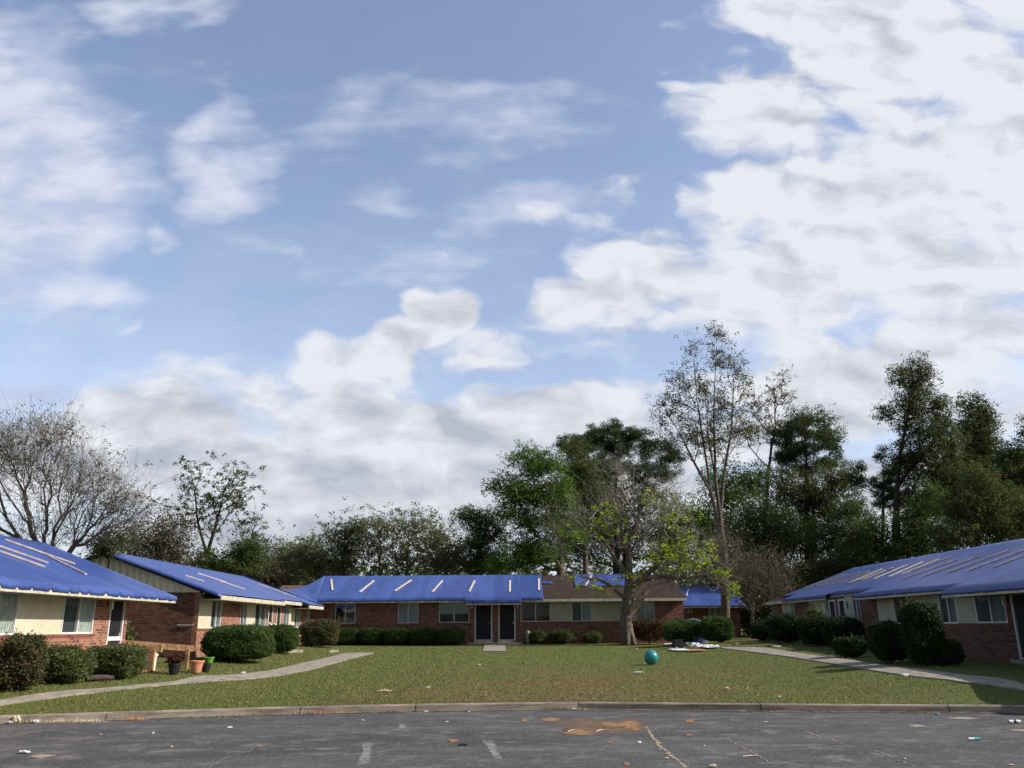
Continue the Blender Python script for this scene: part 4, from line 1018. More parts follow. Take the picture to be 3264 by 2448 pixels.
# right hand group
tree('tall_leafy_tree', 'tall leafy tree at the right with a narrow pointed top', 64, (1934, 1330), [(1975, 790, 22, 26), (1945, 815, 20, 24), (1985, 830, 28, 34), (1965, 870, 34, 44), (2025, 880, 30, 30), (2040, 915, 26, 34), (1990, 940, 55, 50), (2050, 970, 34, 40), (2000, 1010, 60, 44), (1950, 1000, 30, 40), (2050, 1040, 50, 40), (1990, 1080, 60, 40), (1915, 900, 10, 40), (2100, 1090, 60, 50)],
     trunk=[(1934, 1250), (1936, 1120), (1938, 1050), (1945, 980)], extra=[[(1945, 980), (1960, 900), (1972, 820)], [(1938, 1050), (1980, 1000), (2030, 940)]], tips=950, per=62, spread=.42, size=.19, leaf='leaf_autumn', bark='bark_dark', r0=.38, rt=.014, bf=.4)
tree('leafy_tree', 'leafy tree right of the tallest right hand tree, small rounded top', 70, (2110, 1330), [(2105, 885, 24, 26), (2125, 920, 20, 24), (2100, 940, 34, 36), (2130, 970, 24, 34), (2110, 1010, 50, 50), (2150, 1060, 50, 50), (2080, 1080, 60, 50)], trunk=[(2110, 1240), (2112, 1120), (2110, 1000)], tips=620, per=75, spread=.48, size=.23, leaf='leaf_autumn', r0=.3)
tree('leafy_tree', 'greener tree cut by the right edge of the view', 62, (2205, 1330), [(2195, 990, 36, 30), (2230, 1010, 60, 40), (2180, 1040, 40, 40), (2190, 1100, 60, 50), (2250, 1080, 70, 70), (2230, 930, 22, 30), (2160, 1130, 60, 40)], trunk=[(2205, 1240), (2207, 1120)], tips=620, per=70, spread=.45, size=.21, leaf='leaf_olive', r0=.28)
tree('pine_tree', 'ragged young pine left of the tall leafy tree at the right', 66, (1905, 1330), [(1905, 985, 14, 18), (1900, 1040, 20, 16), (1925, 1020, 20, 24), (1890, 1055, 14, 10), (1910, 1080, 34, 24), (1860, 1010, 20, 10), (1850, 1040, 26, 14), (1935, 1060, 30, 30)], trunk=[(1907, 1200), (1908, 1080), (1908, 1000)], tips=150, per=60, spread=.45, size=.024, leaf='leaf_pine', r0=.2, pine=True)
tree('dense_tree', 'dark lower tree right behind the right tarp ridge, left part', 60, (1960, 1330), [(1965, 1120, 34, 40), (2020, 1160, 60, 50), (1925, 1195, 46, 40), (1885, 1150, 26, 44), (2010, 1080, 30, 36), (1960, 1180, 50, 40), (1850, 1215, 40, 30)], trunk=[(1960, 1240), (1961, 1190)], tips=380, per=70, spread=.45, size=.2, leaf='leaf_dark', r0=.25)
tree('dense_tree', 'dark lower tree right behind the right tarp ridge, beside the grey gable', 56, (2100, 1330), [(2080, 1110, 44, 44), (2150, 1080, 40, 50), (2060, 1160, 50, 35), (2140, 1150, 60, 40), (2225, 1110, 50, 60), (2110, 1040, 30, 40)], trunk=[(2100, 1230), (2101, 1180)], tips=380, per=70, spread=.42, size=.19, leaf='leaf_olive', r0=.25)
# woods far behind, only a low band
w_pts = []
for i in range(520):
    a = RG.random(); xq = -200 + 2650 * a; Yw = 105 + RG.random() * 25
    p = P(xq * Q, (1242 + RG.normal() * 10) * Q, Yw); w_pts.append((p.x, p.y, p.z))
    for k in range(2): w_pts.append((p.x + RG.normal() * 2, p.y, p.z - 1.5 * (k + 1)))
for i in range(420):                                                  # unseen tree belt added behind the viewer to darken the window reflections
    xw = -90 + 180 * RG.random(); hgt = 3 + 7 * RG.random() * (1 + .4 * math.sin(xw * .21)); w_pts += [(xw, -48 - 8 * RG.random(), hgt), (xw + RG.normal(), -50, hgt * .6), (xw + RG.normal() * 2, -50, hgt * .25)]
npmesh('woodland_and_added_belt', leaves(np.array(w_pts), 45, 1.1, .55), None, 'leaf_olive'); tag(bpy.data.objects['woodland_and_added_belt'], 'low dark woods behind the roofs, with an unseen belt added behind the viewer', 'woods', kind='stuff')

# courtyard tree (near, detailed)
c3 = lambda x, y: ((1500 + x * .5122) / Q, (1250 + y * .5122) / Q)
tree('courtyard_tree', 'gnarled courtyard tree with split trunk and scattered yellow green leaves', 50.3, (1355, 1390),
     [(1250, 1120, 80, 50), (1200, 1150, 50, 30), (1320, 1070, 70, 60), (1400, 1090, 70, 60), (1340, 1020, 50, 40), (1450, 1120, 60, 50), (1500, 1190, 60, 45), (1550, 1240, 45, 40), (1280, 1250, 50, 22), (1210, 1190, 40, 20), (1430, 1200, 60, 35), (1390, 1160, 60, 40), (1460, 1060, 50, 40), (1580, 1270, 16, 22), (1470, 1250, 50, 20), (1300, 1180, 60, 30)],
     trunk=[(1352, 1345), (1356, 1300), (1360, 1275)],
     extra=[[(1360, 1275), c3(985, 1140), c3(985, 1020), c3(990, 900), c3(1040, 790), c3(1058, 700)], [(1360, 1275), c3(1060, 1170), c3(1180, 1050), c3(1240, 990), c3(1330, 880), c3(1400, 790)],
            [c3(985, 1140), c3(900, 1040), c3(860, 970), c3(800, 890), c3(700, 820), c3(600, 830)], [c3(985, 1020), c3(940, 920), c3(940, 830)], [(1358, 1290), c3(880, 1210), c3(790, 1160)], [c3(1240, 990), c3(1330, 1010), c3(1450, 1040)]],
     tips=760, per=0, spread=.40, leaf='leaf_yellow', bark='bark_pale', r0=.37, rt=.0085, bf=.3, jit=.22, twigs=3, depth=.8, up=-.05, taper=.25, hero=True)
ct = [o for o in bpy.data.objects if o.name.startswith('courtyard_tree')][0]
# broken pale stub and root flare, part of the trunk's own look
def pq(x, y, dy=0): a = c3(x, y); return P(a[0] * Q, a[1] * Q, 50.3 + dy)
tr = [(*pq(975, 1400, -.05), *pq(1020, 1330, -.15), .26, .25), (*pq(1020, 1330, -.15), *pq(1065, 1280, -.2), .25, .2), (*pq(1065, 1280, -.2), *pq(1110, 1215, -.25), .2, .13), (*pq(1110, 1215, -.25), *pq(1142, 1150, -.3), .13, .03),
      (*pq(985, 1480), *pq(975, 1400), .36, .33), (*pq(1100, 1205, -.25), *pq(1180, 1190, -.4), .05, .04), (*pq(1180, 1190, -.4), *pq(1260, 1175, -.6), .04, .03)]
tubes('broken_limb', tr[:4], 'heartwood', ct, .03); tubes('dead_branch', tr[5:], 'twig_pale', ct)
bs = Vector(WLOC[ct.name])
fl = []
for k in range(6):
    an = k * 2 * math.pi / 6 + .3; e = Vector((math.cos(an), math.sin(an), 0))
    fl.append((*(bs + e * .12 + ZV * 1.1), *(bs + e * .2 + ZV * .5), .2, .2)); fl.append((*(bs + e * .22 + ZV * .55), *(bs + e * (.34 + .06 * (k % 3)) + ZV * .0), .2, .12))
tubes('root_flare', fl, 'bark', ct)
lfc = [(1245, 1155, 60, 22), (1290, 1265, 60, 16), (1350, 1250, 30, 22), (1440, 1190, 60, 30), (1480, 1215, 60, 26), (1400, 1210, 30, 24), (1560, 1235, 26, 14), (1575, 1275, 18, 20), (1215, 1140, 30, 12), (1460, 1120, 60, 40), (1330, 1150, 50, 30), (1220, 1245, 26, 12), (1590, 1262, 14, 16), (1300, 1290, 30, 14)]
lfc += [(1300, 1110, 50, 24), (1400, 1080, 40, 26), (1500, 1180, 50, 34), (1480, 1215, 60, 26), (1440, 1190, 50, 30), (1560, 1240, 30, 18), (1578, 1275, 18, 20), (1530, 1200, 30, 20)]
cc = lobes_pts(lfc, 50.1, 330, depth=.9)
npmesh('crown', leaves(cc, 9, .13, .16, flat=.9, asp=.75), None, 'leaf_yellow', ct)

# ------------------------------------------------------------------ shrubs
def shrub(name, label, px, y_base, w_px, h_px, mat_='hedge', n=9000, size=.05, boxy=.5, group=None, lump=.10, stem=False, q=True, cat='shrub', depth=.85, loose=0.0, legs=False):
    k = Q if q else 1
    b = G(px * k, y_base * k); sc = (P((px + 10) * k, y_base * k, b.y) - P(px * k, y_base * k, b.y)).length / 10
    rx = w_px * sc / 2; H = h_px * sc; ry = rx * depth if rx < 1.3 else 1.1; lift = .06 * H if not legs else .14 * H
    b = Vector((b.x, b.y + ry * .8, ground_z(b.y + ry * .8, b.x)))
    root = thing(name, b, label, cat, group)
    d = RG.normal(size=(n, 3)); d /= np.linalg.norm(d, axis=1, keepdims=True)
    pw = 1 + boxy * 1.6
    ln_ = (np.abs(d) ** (2 * pw)).sum(1) ** (1 / (2 * pw)); e = d / ln_[:, None]
    rz = (H - lift) / 2
    sd_ = RG.random() * 50
    nz = np.array([mn.noise((v[0] * 2.2 + sd_, v[1] * 2.2, v[2] * 2.2)) + .6 * mn.noise((v[0] * 6 + sd_, v[1] * 6, v[2] * 6)) for v in d])
    rr = (1 + (lump + .06) * nz - (RG.random(n) ** 2) * (.10 + loose * .35)) + loose * .12 * RG.normal(size=n)
    c = np.array(b)[None] + e * rr[:, None] * np.array([rx, ry, rz]) + np.array([0, 0, lift + rz])
    c = c[c[:, 2] > b.z + .01]
    V1 = leaves(c, 1, .012, size, flat=.2)
    sh = []                                                               # stray shoots that break the outline
    for q_ in range(int(10 + rx * 16)):
        dd_ = RG.normal(size=3); dd_[2] = abs(dd_[2]) * 1.3 + .2; dd_ /= np.linalg.norm(dd_); L_ = .05 + .13 * RG.random() + loose * .15; st_ = np.array(b) + dd_ / ((np.abs(dd_) ** (2 * pw)).sum() ** (1 / (2 * pw))) * np.array([rx, ry, rz]) * .97 + np.array([0, 0, lift + rz])
        bend = RG.normal(size=3) * .03
        for w_ in range(9): sh.append(st_ + (dd_ * L_ + bend * w_ / 9) * w_ / 9)
    V1 = np.concatenate([V1, leaves(np.array(sh), 2, .012, size * .9, flat=.2)])
    # sparser leaves inside so that the bush is not hollow
    m_ = n // 3; d2 = RG.normal(size=(m_, 3)); d2 /= np.linalg.norm(d2, axis=1, keepdims=True); d2 = d2 / ((np.abs(d2) ** (2 * pw)).sum(1) ** (1 / (2 * pw)))[:, None]
    c2 = np.array(b)[None] + d2 * (RG.random((m_, 1)) ** .4) * .88 * np.array([rx, ry, rz]) + np.array([0, 0, lift + rz]); c2 = c2[c2[:, 2] > b.z + .01]
    V2 = leaves(c2, 1, .01, size * 2.4, flat=.2, asp=.9)
    npmesh('foliage', np.concatenate([V1, V2]), None, mat_, root)
    segs = []
    for i in range(9):
        an = RG.random() * 6.28; t = Vector((math.cos(an) * rx * .7 * RG.random(), math.sin(an) * ry * .6 * RG.random(), H * .8))
        m0 = b + Vector((t.x * .25, t.y * .25, H * .3)); segs += [(*b, *m0, .025, .018), (*m0, *(b + t), .018, .006)]
    tubes('stem', segs, 'bark_dark', root)
    return root
HG = 'clipped round shrubs along the walls'
S = shrub
S('shrub', 'loose shrub cut off by the left edge of the view', 14, 1496, 96, 108, 'hedge_mix', 16000, .055, .3, lump=.2, loose=.5)
S('shrub', 'loose olive shrub second from the left under the near window', 105, 1478, 125, 72, 'hedge_loose', 16000, .05, .4, lump=.18, loose=.5)
S('shrub', 'wide square shrub below the near left door', 226, 1466, 112, 64, 'hedge_loose', 17000, .05, .8, lump=.15, loose=.4)
S('shrub', 'big rounded clipped hedge at the corner of the second left block', 497, 1432, 146, 76, 'hedge', 24000, .05, .45, HG, .05)
S('shrub', 'clipped round shrub right of the big corner hedge', 597, 1412, 76, 58, 'hedge', 14000, .05, .4, HG, .06)
S('shrub', 'shrub with rusty brown right side in front of the left corner', 682, 1398, 80, 56, 'hedge_mix', 14000, .06, .5, lump=.12, loose=.2)
for i, (x_, w_, lb) in enumerate(((748, 56, 'first clipped shrub of the row, under the leftmost window of the middle block'), (800, 52, 'second clipped shrub of the row left of the twin doors'), (854, 56, 'third clipped shrub of the row left of the twin doors'), (914, 60, 'fourth clipped shrub of the row left of the twin doors'), (973, 58, 'last clipped shrub of the row, nearest the twin doors'))):
    S('shrub', lb, x_, 1394, w_, 36, 'hedge', 9000, .055, .4, HG, .06)
SG = 'small scruffy shrubs along the middle block'
S('shrub', 'small scruffy shrub right of the green utility post', 1162, 1391, 38, 27, 'hedge_loose', 3500, .06, .1, SG, .2, loose=.6)
S('shrub', 'small scruffy shrub under the cream panel, left of the tree', 1215, 1391, 52, 29, 'hedge_loose', 4500, .06, .1, SG, .2, loose=.6)
S('shrub', 'low scruffy shrub just left of the courtyard tree trunk', 1283, 1390, 44, 25, 'hedge_loose', 3500, .06, .1, SG, .2, loose=.6)
S('shrub', 'sparse leggy shrub just right of the courtyard tree trunk', 1407, 1392, 70, 50, 'hedge_rusty', 7000, .06, .3, lump=.2, loose=.5, legs=True)
S('shrub', 'flat topped sprawling shrub at the corner behind the black crates', 1485, 1393, 86, 51, 'hedge', 13000, .055, .5, lump=.15, loose=.3, legs=True)
S('shrub', 'rounded glossy shrub in front of the small tarped house', 1557, 1388, 68, 53, 'hedge', 12000, .07, .35, lump=.1, loose=.2)
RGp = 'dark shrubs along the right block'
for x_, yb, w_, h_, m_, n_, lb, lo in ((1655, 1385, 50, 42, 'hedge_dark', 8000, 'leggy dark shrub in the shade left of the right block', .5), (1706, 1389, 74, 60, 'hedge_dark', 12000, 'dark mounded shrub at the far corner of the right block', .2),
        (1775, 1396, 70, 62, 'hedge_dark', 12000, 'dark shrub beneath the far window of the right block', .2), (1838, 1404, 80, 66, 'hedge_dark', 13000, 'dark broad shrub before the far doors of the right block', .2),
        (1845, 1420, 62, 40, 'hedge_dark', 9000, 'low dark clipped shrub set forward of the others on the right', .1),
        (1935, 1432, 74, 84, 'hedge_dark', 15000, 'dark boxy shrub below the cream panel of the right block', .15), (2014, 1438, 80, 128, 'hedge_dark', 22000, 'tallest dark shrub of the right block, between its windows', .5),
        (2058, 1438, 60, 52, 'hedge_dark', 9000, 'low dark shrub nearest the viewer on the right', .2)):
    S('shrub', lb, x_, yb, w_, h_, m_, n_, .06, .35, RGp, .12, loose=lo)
S('shrub', 'light green shoots rising above the dark shrubs at the far right window', 1772, 1394, 44, 78, 'hedge_loose', 3500, .07, .1, lump=.2, loose=.9)
S('shrub', 'sunlit yellow green sprig on top of the tallest right shrub', 1990, 1432, 36, 124, 'hedge_loose', 5000, .08, .1, lump=.25, loose=.9)
S('shrub', 'leafy plant in front of the near left doorway', 352, 1470, 30, 54, 'hedge', 2600, .07, .1, lump=.3, loose=.8, cat='plant') if False else None

# ------------------------------------------------------------------ yard objects
def orbit(p): return Vector(p)
# ball
b = G(2078, 2119); rb = .275
me = bpy.data.meshes.new('exercise_ball'); import bmesh
bm = bmesh.new(); bmesh.ops.create_uvsphere(bm, u_segments=48, v_segments=40, radius=rb)
for v in bm.verts:                       # moulded rings and slight sag
    v.co.z += rb - .01
    if v.co.z < .02: v.co.z = .02 * .4
bm.to_mesh(me); bm.free(); me.polygons.foreach_set('use_smooth', [True] * len(me.polygons)); me.materials.append(MATS['ball_rubber'])
ob = bpy.data.objects.new('exercise_ball', me); C.objects.link(ob); ob.location = b + Vector((0, .1, .0)); tag(ob, 'large teal exercise ball lying on the lawn', 'ball')
g = MB(); c0 = Vector((0, 0, 0)); 
g.lathe((rb - .004, 0, 0), [(.001, 0), (.02, 0), (.02, .004), (.001, .006)], 12)
me = None
vo = g.build('valve_plug', 'white_plastic'); vo.parent = ob; vo.location = (0, 0, rb); vo.rotation_euler = (0, R(0), 0)
vo.data.transform(Matrix.Translation((-(rb - .004), 0, 0))); vo.rotation_euler = (0, R(90), R(150)); vo.location = (math.cos(R(150)) * (rb - .002), math.sin(R(150)) * (rb - .002), rb - .01)

# utility pedestal
b = G(1682, 2052)
root = thing('utility_pedestal', b, 'green utility post against the wall right of the twin doors', 'utility post')
g = MB(); g.lathe(b, [(.16, -.05), (.16, .55), (.17, .56), (.17, .64), (.14, .72), (.07, .77), (.0, .78)], 18); g.build('post_body', 'utility_green', root, smooth=True)
g = MB(); g.box((b, XUP, -YUP), -.07, .07, .14, .175, .1, .5); g.build('access_panel', 'utility_green', root)

# milk crates
def crate(px, py, yaw, label):
    b = G(px, py); root = thing('milk_crate', b, label, 'crate', 'black milk crates by the bushes')
    U2 = Vector((math.cos(yaw), math.sin(yaw), 0)); N2 = Vector((-U2.y, U2.x, 0)); w = .20; hh = .40
    g = MB()
    for s1 in (-1, 1):
        for s2 in (-1, 1):
            g.box((b, U2, N2), s1 * w - .02, s1 * w + .02, s2 * w - .02, s2 * w + .02, .0, hh)
    g.build('corner_posts', 'black_plastic', root)
    for fr in ((b + N2 * w, U2, N2), (b - N2 * w, U2, -N2), (b + U2 * w, N2, U2), (b - U2 * w, N2, -U2)):
        g = MB()
        for z_ in (.0, .13, .27, hh - .05): g.box(fr, -w + .02, w - .02, -.012, .012, z_, z_ + .045)
        for k_ in range(5): g.box(fr, -w + .04 + k_ * .07, -w + .08 + k_ * .07, -.008, .008, .045, hh - .05)
        g.build('side_grid', 'black_plastic', root)
    g = MB(); g.box((b, U2, N2), -w, w, -w, w, .01, .025); g.build('crate_floor', 'black_plastic', root)
crate(2160, 2064, .25, 'black milk crate standing left of the spread papers')
crate(2224, 2054, -.2, 'black milk crate behind the white plastic bag')

# flat wrappings on the grass
def flatpiece(name, pts, material, label, cat, lift=.03, wr=.05, thick=.01):
    w = [G(x, y) for x, y in pts]; c = sum(w, Vector()) / len(w); g = MB(); n = len(w); out = []
    for i in range(n):
        a, b_ = w[i], w[(i + 1) % n]
        for k_ in range(5):
            p = a.lerp(b_, k_ / 5); out.append(p + Vector((RG.normal() * .02, RG.normal() * .02, 0)))
    rings = []
    for t in (1, .75, .45, .15):
        rings.append([c.lerp(p, t) + Vector((0, 0, lift + wr * (mn.noise((p.x * 5 * t, p.y * 5 * t, 2)) * .5 + .5) * (1 if t < 1 else .3))) for p in out])
    for r_ in range(3):
        for i in range(len(out)):
            j = (i + 1) % len(out); g.face([rings[r_][i], rings[r_][j], rings[r_ + 1][j], rings[r_ + 1][i]])
    g.face(rings[3])
    o = g.build(name, material, None, origin=c); so = o.modifiers.new('solid', 'SOLIDIFY'); so.thickness = thick
    tag(o, label, cat); return o
c4 = lambda x, y: (2050 + x * .2034, 1930 + y * .2034)
flatpiece('cardboard_sheet', [c4(325, 605), c4(470, 605), c4(480, 635), c4(330, 635)], 'paper_cream', 'tan cardboard piece left of the nearer crate', 'cardboard')
flatpiece('cardboard_sheet', [c4(680, 645), c4(800, 615), c4(1005, 625), c4(960, 655)], 'cardboard', 'tan cardboard sheet behind the white bag', 'cardboard')
flatpiece('plastic_sheet', [c4(400, 690), c4(640, 690), c4(760, 715), c4(560, 722), c4(430, 712)], 'paper_white', 'white sheet lying in front of the nearer crate', 'sheet')
flatpiece('cardboard_sheet', [c4(690, 715), c4(850, 700), c4(970, 708), c4(960, 718), c4(720, 728)], 'cardboard', 'orange tan strip in front of the white bag', 'cardboard')
flatpiece('plastic_sheet', [c4(900, 665), c4(1010, 635), c4(1195, 655), c4(1200, 668), c4(990, 680)], 'paper_white', 'white sheet pointing towards the right path', 'sheet', wr=.12)
def crumple(name, p, r, material, label, cat, sq=(1, 1, .7), seed=0, group=None, yaw=0):
    bm = bmesh.new(); bmesh.ops.create_icosphere(bm, subdivisions=3, radius=1)
    for v in bm.verts:
        q = v.co * 2.2 + Vector((seed * 3.1, 0, 0)); f = 1 + .45 * mn.noise(q) + .25 * mn.noise(q * 2.7) - .25 * abs(mn.noise(q * 1.6 + Vector((9, 9, 9))))
        v.co = Vector((v.co.x * sq[0], v.co.y * sq[1], v.co.z * sq[2])) * f * r
    zmin = min(v.co.z for v in bm.verts)
    for v in bm.verts: v.co.z -= zmin
    me = bpy.data.meshes.new(name); bm.to_mesh(me); bm.free(); me.materials.append(MATS[material])
    o = bpy.data.objects.new(name, me); C.objects.link(o); o.location = p; o.rotation_euler = (0, 0, yaw); return tag(o, label, cat, group)
crumple('plastic_bag', G(*c4(850, 690)) + Vector((0, .2, 0)), .20, 'paper_white', 'bunched white plastic bag on the cardboard', 'bag', (1.3, .8, .7), 3)

# blue kiddie pool standing on edge behind the corner shrub
b = G(2235, 2044) + Vector((.15, 2.6, 0)); root = thing('paddling_pool', b, 'light blue paddling pool leaning on edge behind the corner shrub', 'paddling pool')
cx = b + ZV * .0; rad = .82; g = MB(); prev = None
ctr = P(2212, 2018, 52.4)
for k_ in range(0, 33):
    an = math.pi * 2 * k_ / 32; e = Vector((math.cos(an), .25, math.sin(an))); c_ = Vector((math.cos(an) * rad, 0, max(-.6, math.sin(an) * rad)))
    if prev is not None: g.bar(ctr + prev, ctr + c_, .22, .07, Vector((math.cos(an), 0, math.sin(an))))
    prev = c_
g.build('rim', 'pool_blue', root)
g = MB(); g.lathe((0, 0, 0), [(.0, 0), (.76, .0), (.78, .03), (0, .03)], 32, close=False)
po = g.build('pool_base', 'pool_blue', root); po.matrix_local = Matrix.Translation(ctr - b + Vector((0, .1, 0))) @ Matrix.Rotation(R(90), 4, 'X') 
po.data.transform(Matrix.Translation(b)); po.data.transform(Matrix.Scale(.97, 4, (0, 1, 0)))

# wood ramp and its things beside the near left door
def ramp_p(x_, y_, Y): return P(250 + x_ * .2034, 1980 + y_ * .2034, Y)
root = thing('wooden_ramp', (-11.5, 26, .25), 'wooden ramp with brown railing beside the near left door', 'ramp')
ra = ramp_p(700, 345, 27.5); rb_ = ramp_p(1810, 430, 30.5)
g = MB(); g.bar(ra, rb_, .05, .20); g.build('top_rail', 'deck_wood', root)
ra2 = ramp_p(560, 395, 26.0); rb2 = ramp_p(1300, 440, 26.6)
g = MB(); g.bar(ra2, rb2, .05, .16); g.build('front_rail', 'deck_wood', root)
for (x_, y_, Y, m_) in ((1175, 460, 26.4, 'deck_wood_pale'), (1715, 450, 28.2, 'deck_wood_pale'), (1280, 430, 26.6, 'deck_wood_pale'), (700, 360, 27.4, 'deck_wood')):
    t = ramp_p(x_, y_, Y); g = MB(); g.box((Vector((t.x, t.y, 0)), XUP, YUP), -.05, .05, -.05, .05, ground_z(Y, t.x) - .1, t.z + (.02 if x_ != 1280 else .02)) if x_ != 1280 else g.box((Vector((t.x, t.y, 0)), XUP, YUP), -.06, .06, -.05, .05, t.z - .1, t.z + .1)
    g.build('rail_post', m_, root)
g = MB(); g.prism([(-12.05, 25.2, .70), (-10.9, 25.2, .70), (-10.9, 27.2, .68), (-12.05, 27.2, .68)], (0, 0, -.06)); g.prism([(-12.05, 27.2, .68), (-11.0, 27.2, .68), (-11.0, 31.5, .42), (-12.05, 31.5, .42)], (0, 0, -.05)); g.build('deck', 'deck_wood', root)
def pot(name, px, py, r_top, r_bot, h_, material, label, cat, rim=.02, lid=False, plant=None):
    b = G(px, py) + Vector((0, r_bot, 0)); b.z = ground_z(b.y, b.x); root = thing(name, b, label, cat)
    g = MB(); g.lathe(b, [(r_bot * .9, 0), (r_bot, .01), (r_top, h_ - .05), (r_top + rim, h_ - .05), (r_top + rim, h_), (r_top - .015, h_), (r_top - .03, h_ - .06), (0.001, h_ - .06)], 24, close=False); g.build('pot_body', material, root, smooth=False)
    if lid: g = MB(); g.lathe(b, [(r_top + .035, h_ - .02), (r_top + .04, h_ + .03), (r_top, h_ + .06), (.001, h_ + .06)], 24, close=False); g.build('lid', material, root)
    if plant:
        m_, hh, rr, nn = plant; c = np.array(b)[None] + RG.normal(size=(nn, 3)) * np.array([rr, rr, hh * .35]) * .5 + np.array([0, 0, h_ + hh * .4]); c = c[c[:, 2] > b.z + .05]
        npmesh('plant_leaves', leaves(c, 1, .01, .09), None, m_, root)
    return root
pot('white_bucket', 470, 2140, .17, .15, .46, 'white_plastic', 'white plastic bin with lid beside the wide square shrub', 'bin', lid=True)
pot('terracotta_planter', 620, 2146, .2, .13, .36, 'terracotta', 'salmon coloured planter right of the ramp post', 'planter')
pot('black_planter', 652, 2142, .14, .11, .26, 'black_plastic', 'small black pot under the lime green tub', 'planter')
pot('black_planter', 548, 2150, .18, .13, .30, 'black_plastic', 'black pot with reddish plant below the ramp rail', 'planter', plant=('leaf_red', .30, .22, 600))
b = G(655, 2142); b = b + Vector((0.03, .13, .24)); root = thing('lime_tub', b, 'lime green tub standing on the small black pot', 'tub')
g = MB(); g.lathe(b, [(.10, 0), (.11, .01), (.15, .17), (.165, .17), (.165, .19), (.14, .19), (.10, .03), (.001, .03)], 20, close=False); g.build('tub_body', 'lime_plastic', root)
g = MB(); g.bar(b + Vector((-.16, 0, .17)), b + Vector((.16, 0, .20)), .015, .015); g.build('tub_handle', 'white_plastic', root)
b = G(345, 2120) + Vector((0, .6, 0)); root = thing('door_plant', b, 'leafy green potted plant in front of the near left door', 'plant')
g = MB(); g.lathe(b, [(.1, 0), (.15, .35), (.16, .35)], 14); g.build('pot_body', 'black_plastic', root)
c = np.array(b)[None] + RG.normal(size=(1300, 3)) * np.array([.22, .2, .22]) + np.array([0, 0, .7]); npmesh('plant_leaves', leaves(c, 1, .01, .12), None, 'hedge', root)
g = MB(); t = ramp_p(590, 430, 25.2); g.bar(t + Vector((-.05, 0, -.12)), t + Vector((.06, 0, .1)), .06, .03); o = g.build('white_ornament', 'white_plastic', None, origin=t); tag(o, 'small tilted white plastic piece hung on the ramp rail', 'ornament')
# fallen log under wide shrub
a = G(275, 2172); b = G(360, 2170); root = thing('rotten_log', (a + b) / 2, 'short dark log on the grass below the wide square shrub', 'log')
tubes('log_body', [(*(a + ZV * .07), *((a + b) / 2 + ZV * .09), .07, .08), (*((a + b) / 2 + ZV * .09), *(b + ZV * .07), .08, .06)], 'log_bark', root)
# broken white blind slats over the round shrub by the second left block
root = thing('broken_chair', G(905, 2078) + Vector((-.8, .9, 0)), 'broken white plastic chair frame lying on the round shrub', 'chair')
c2_ = lambda x_, y_, Y: P(600 + x_ * .3165, 1750 + y_ * .3165, Y)
for nm, a, b in (('leg', (815, 742), (860, 795)), ('leg', (868, 752), (905, 800)), ('armrest', (850, 800), (1030, 785)), ('leg', (940, 805), (1020, 780)), ('back_slat', (985, 790), (1000, 840)), ('back_slat', (905, 798), (985, 812))):
    g = MB(); g.bar(c2_(*a, 39.4), c2_(*b, 39.1), .06, .05); g.build(nm, 'white_plastic', root)
# concrete splash blocks on the left lawn
for (x0, y0, x1, lb) in ((920, 2079, 960, 'pale concrete block on the grass right of the round shrub'), (1050, 2079, 1075, 'pale concrete block where the left path fades out')):
    a = G(x0, y0); b = G(x1, y0); g = MB(); g.box((a, (b - a).normalized(), YUP), 0, (b - a).length, 0, .35, -.05, .10); o = g.build('splash_block', 'concrete', None, origin=a, bevel=.01); tag(o, lb, 'concrete block')

# bare soil in the shade at the right
sheet('bare_soil', [(2340, 2040), (2420, 2028), (2500, 2030), (2560, 2050), (2480, 2066), (2380, 2060)], 'bare_soil', .012)

# ------------------------------------------------------------------ road marks, sand and cracks
r1 = lambda x_, y_: (x_ / 2.698, 2200 + y_ / 2.698)
r2 = lambda x_, y_: (820 + x_ / 2.698, 2200 + y_ / 2.698)
r3 = lambda x_, y_: (1640 + x_ / 2.698, 2200 + y_ / 2.698)
r4 = lambda x_, y_: (2444 + x_ / 2.698, 2200 + y_ / 2.698)
def mark(name, pts, material, lift): return sheet(name, pts, material, lift, 'structure', False)
mark('road_marking', [r2(1195, 280), r2(1290, 280), r2(1285, 350), r2(1205, 345)], 'worn_paint', .004)
mark('road_marking', [r2(885, 425), r2(1015, 420), r2(1000, 560), r2(1000, 700), r2(820, 700), r2(850, 590), r2(905, 520)], 'worn_paint', .004)
mark('road_marking', [r2(1890, 400), r2(2030, 400), r2(2080, 500), r2(2150, 640), r2(2040, 640), r2(1990, 540)], 'worn_paint', .004)
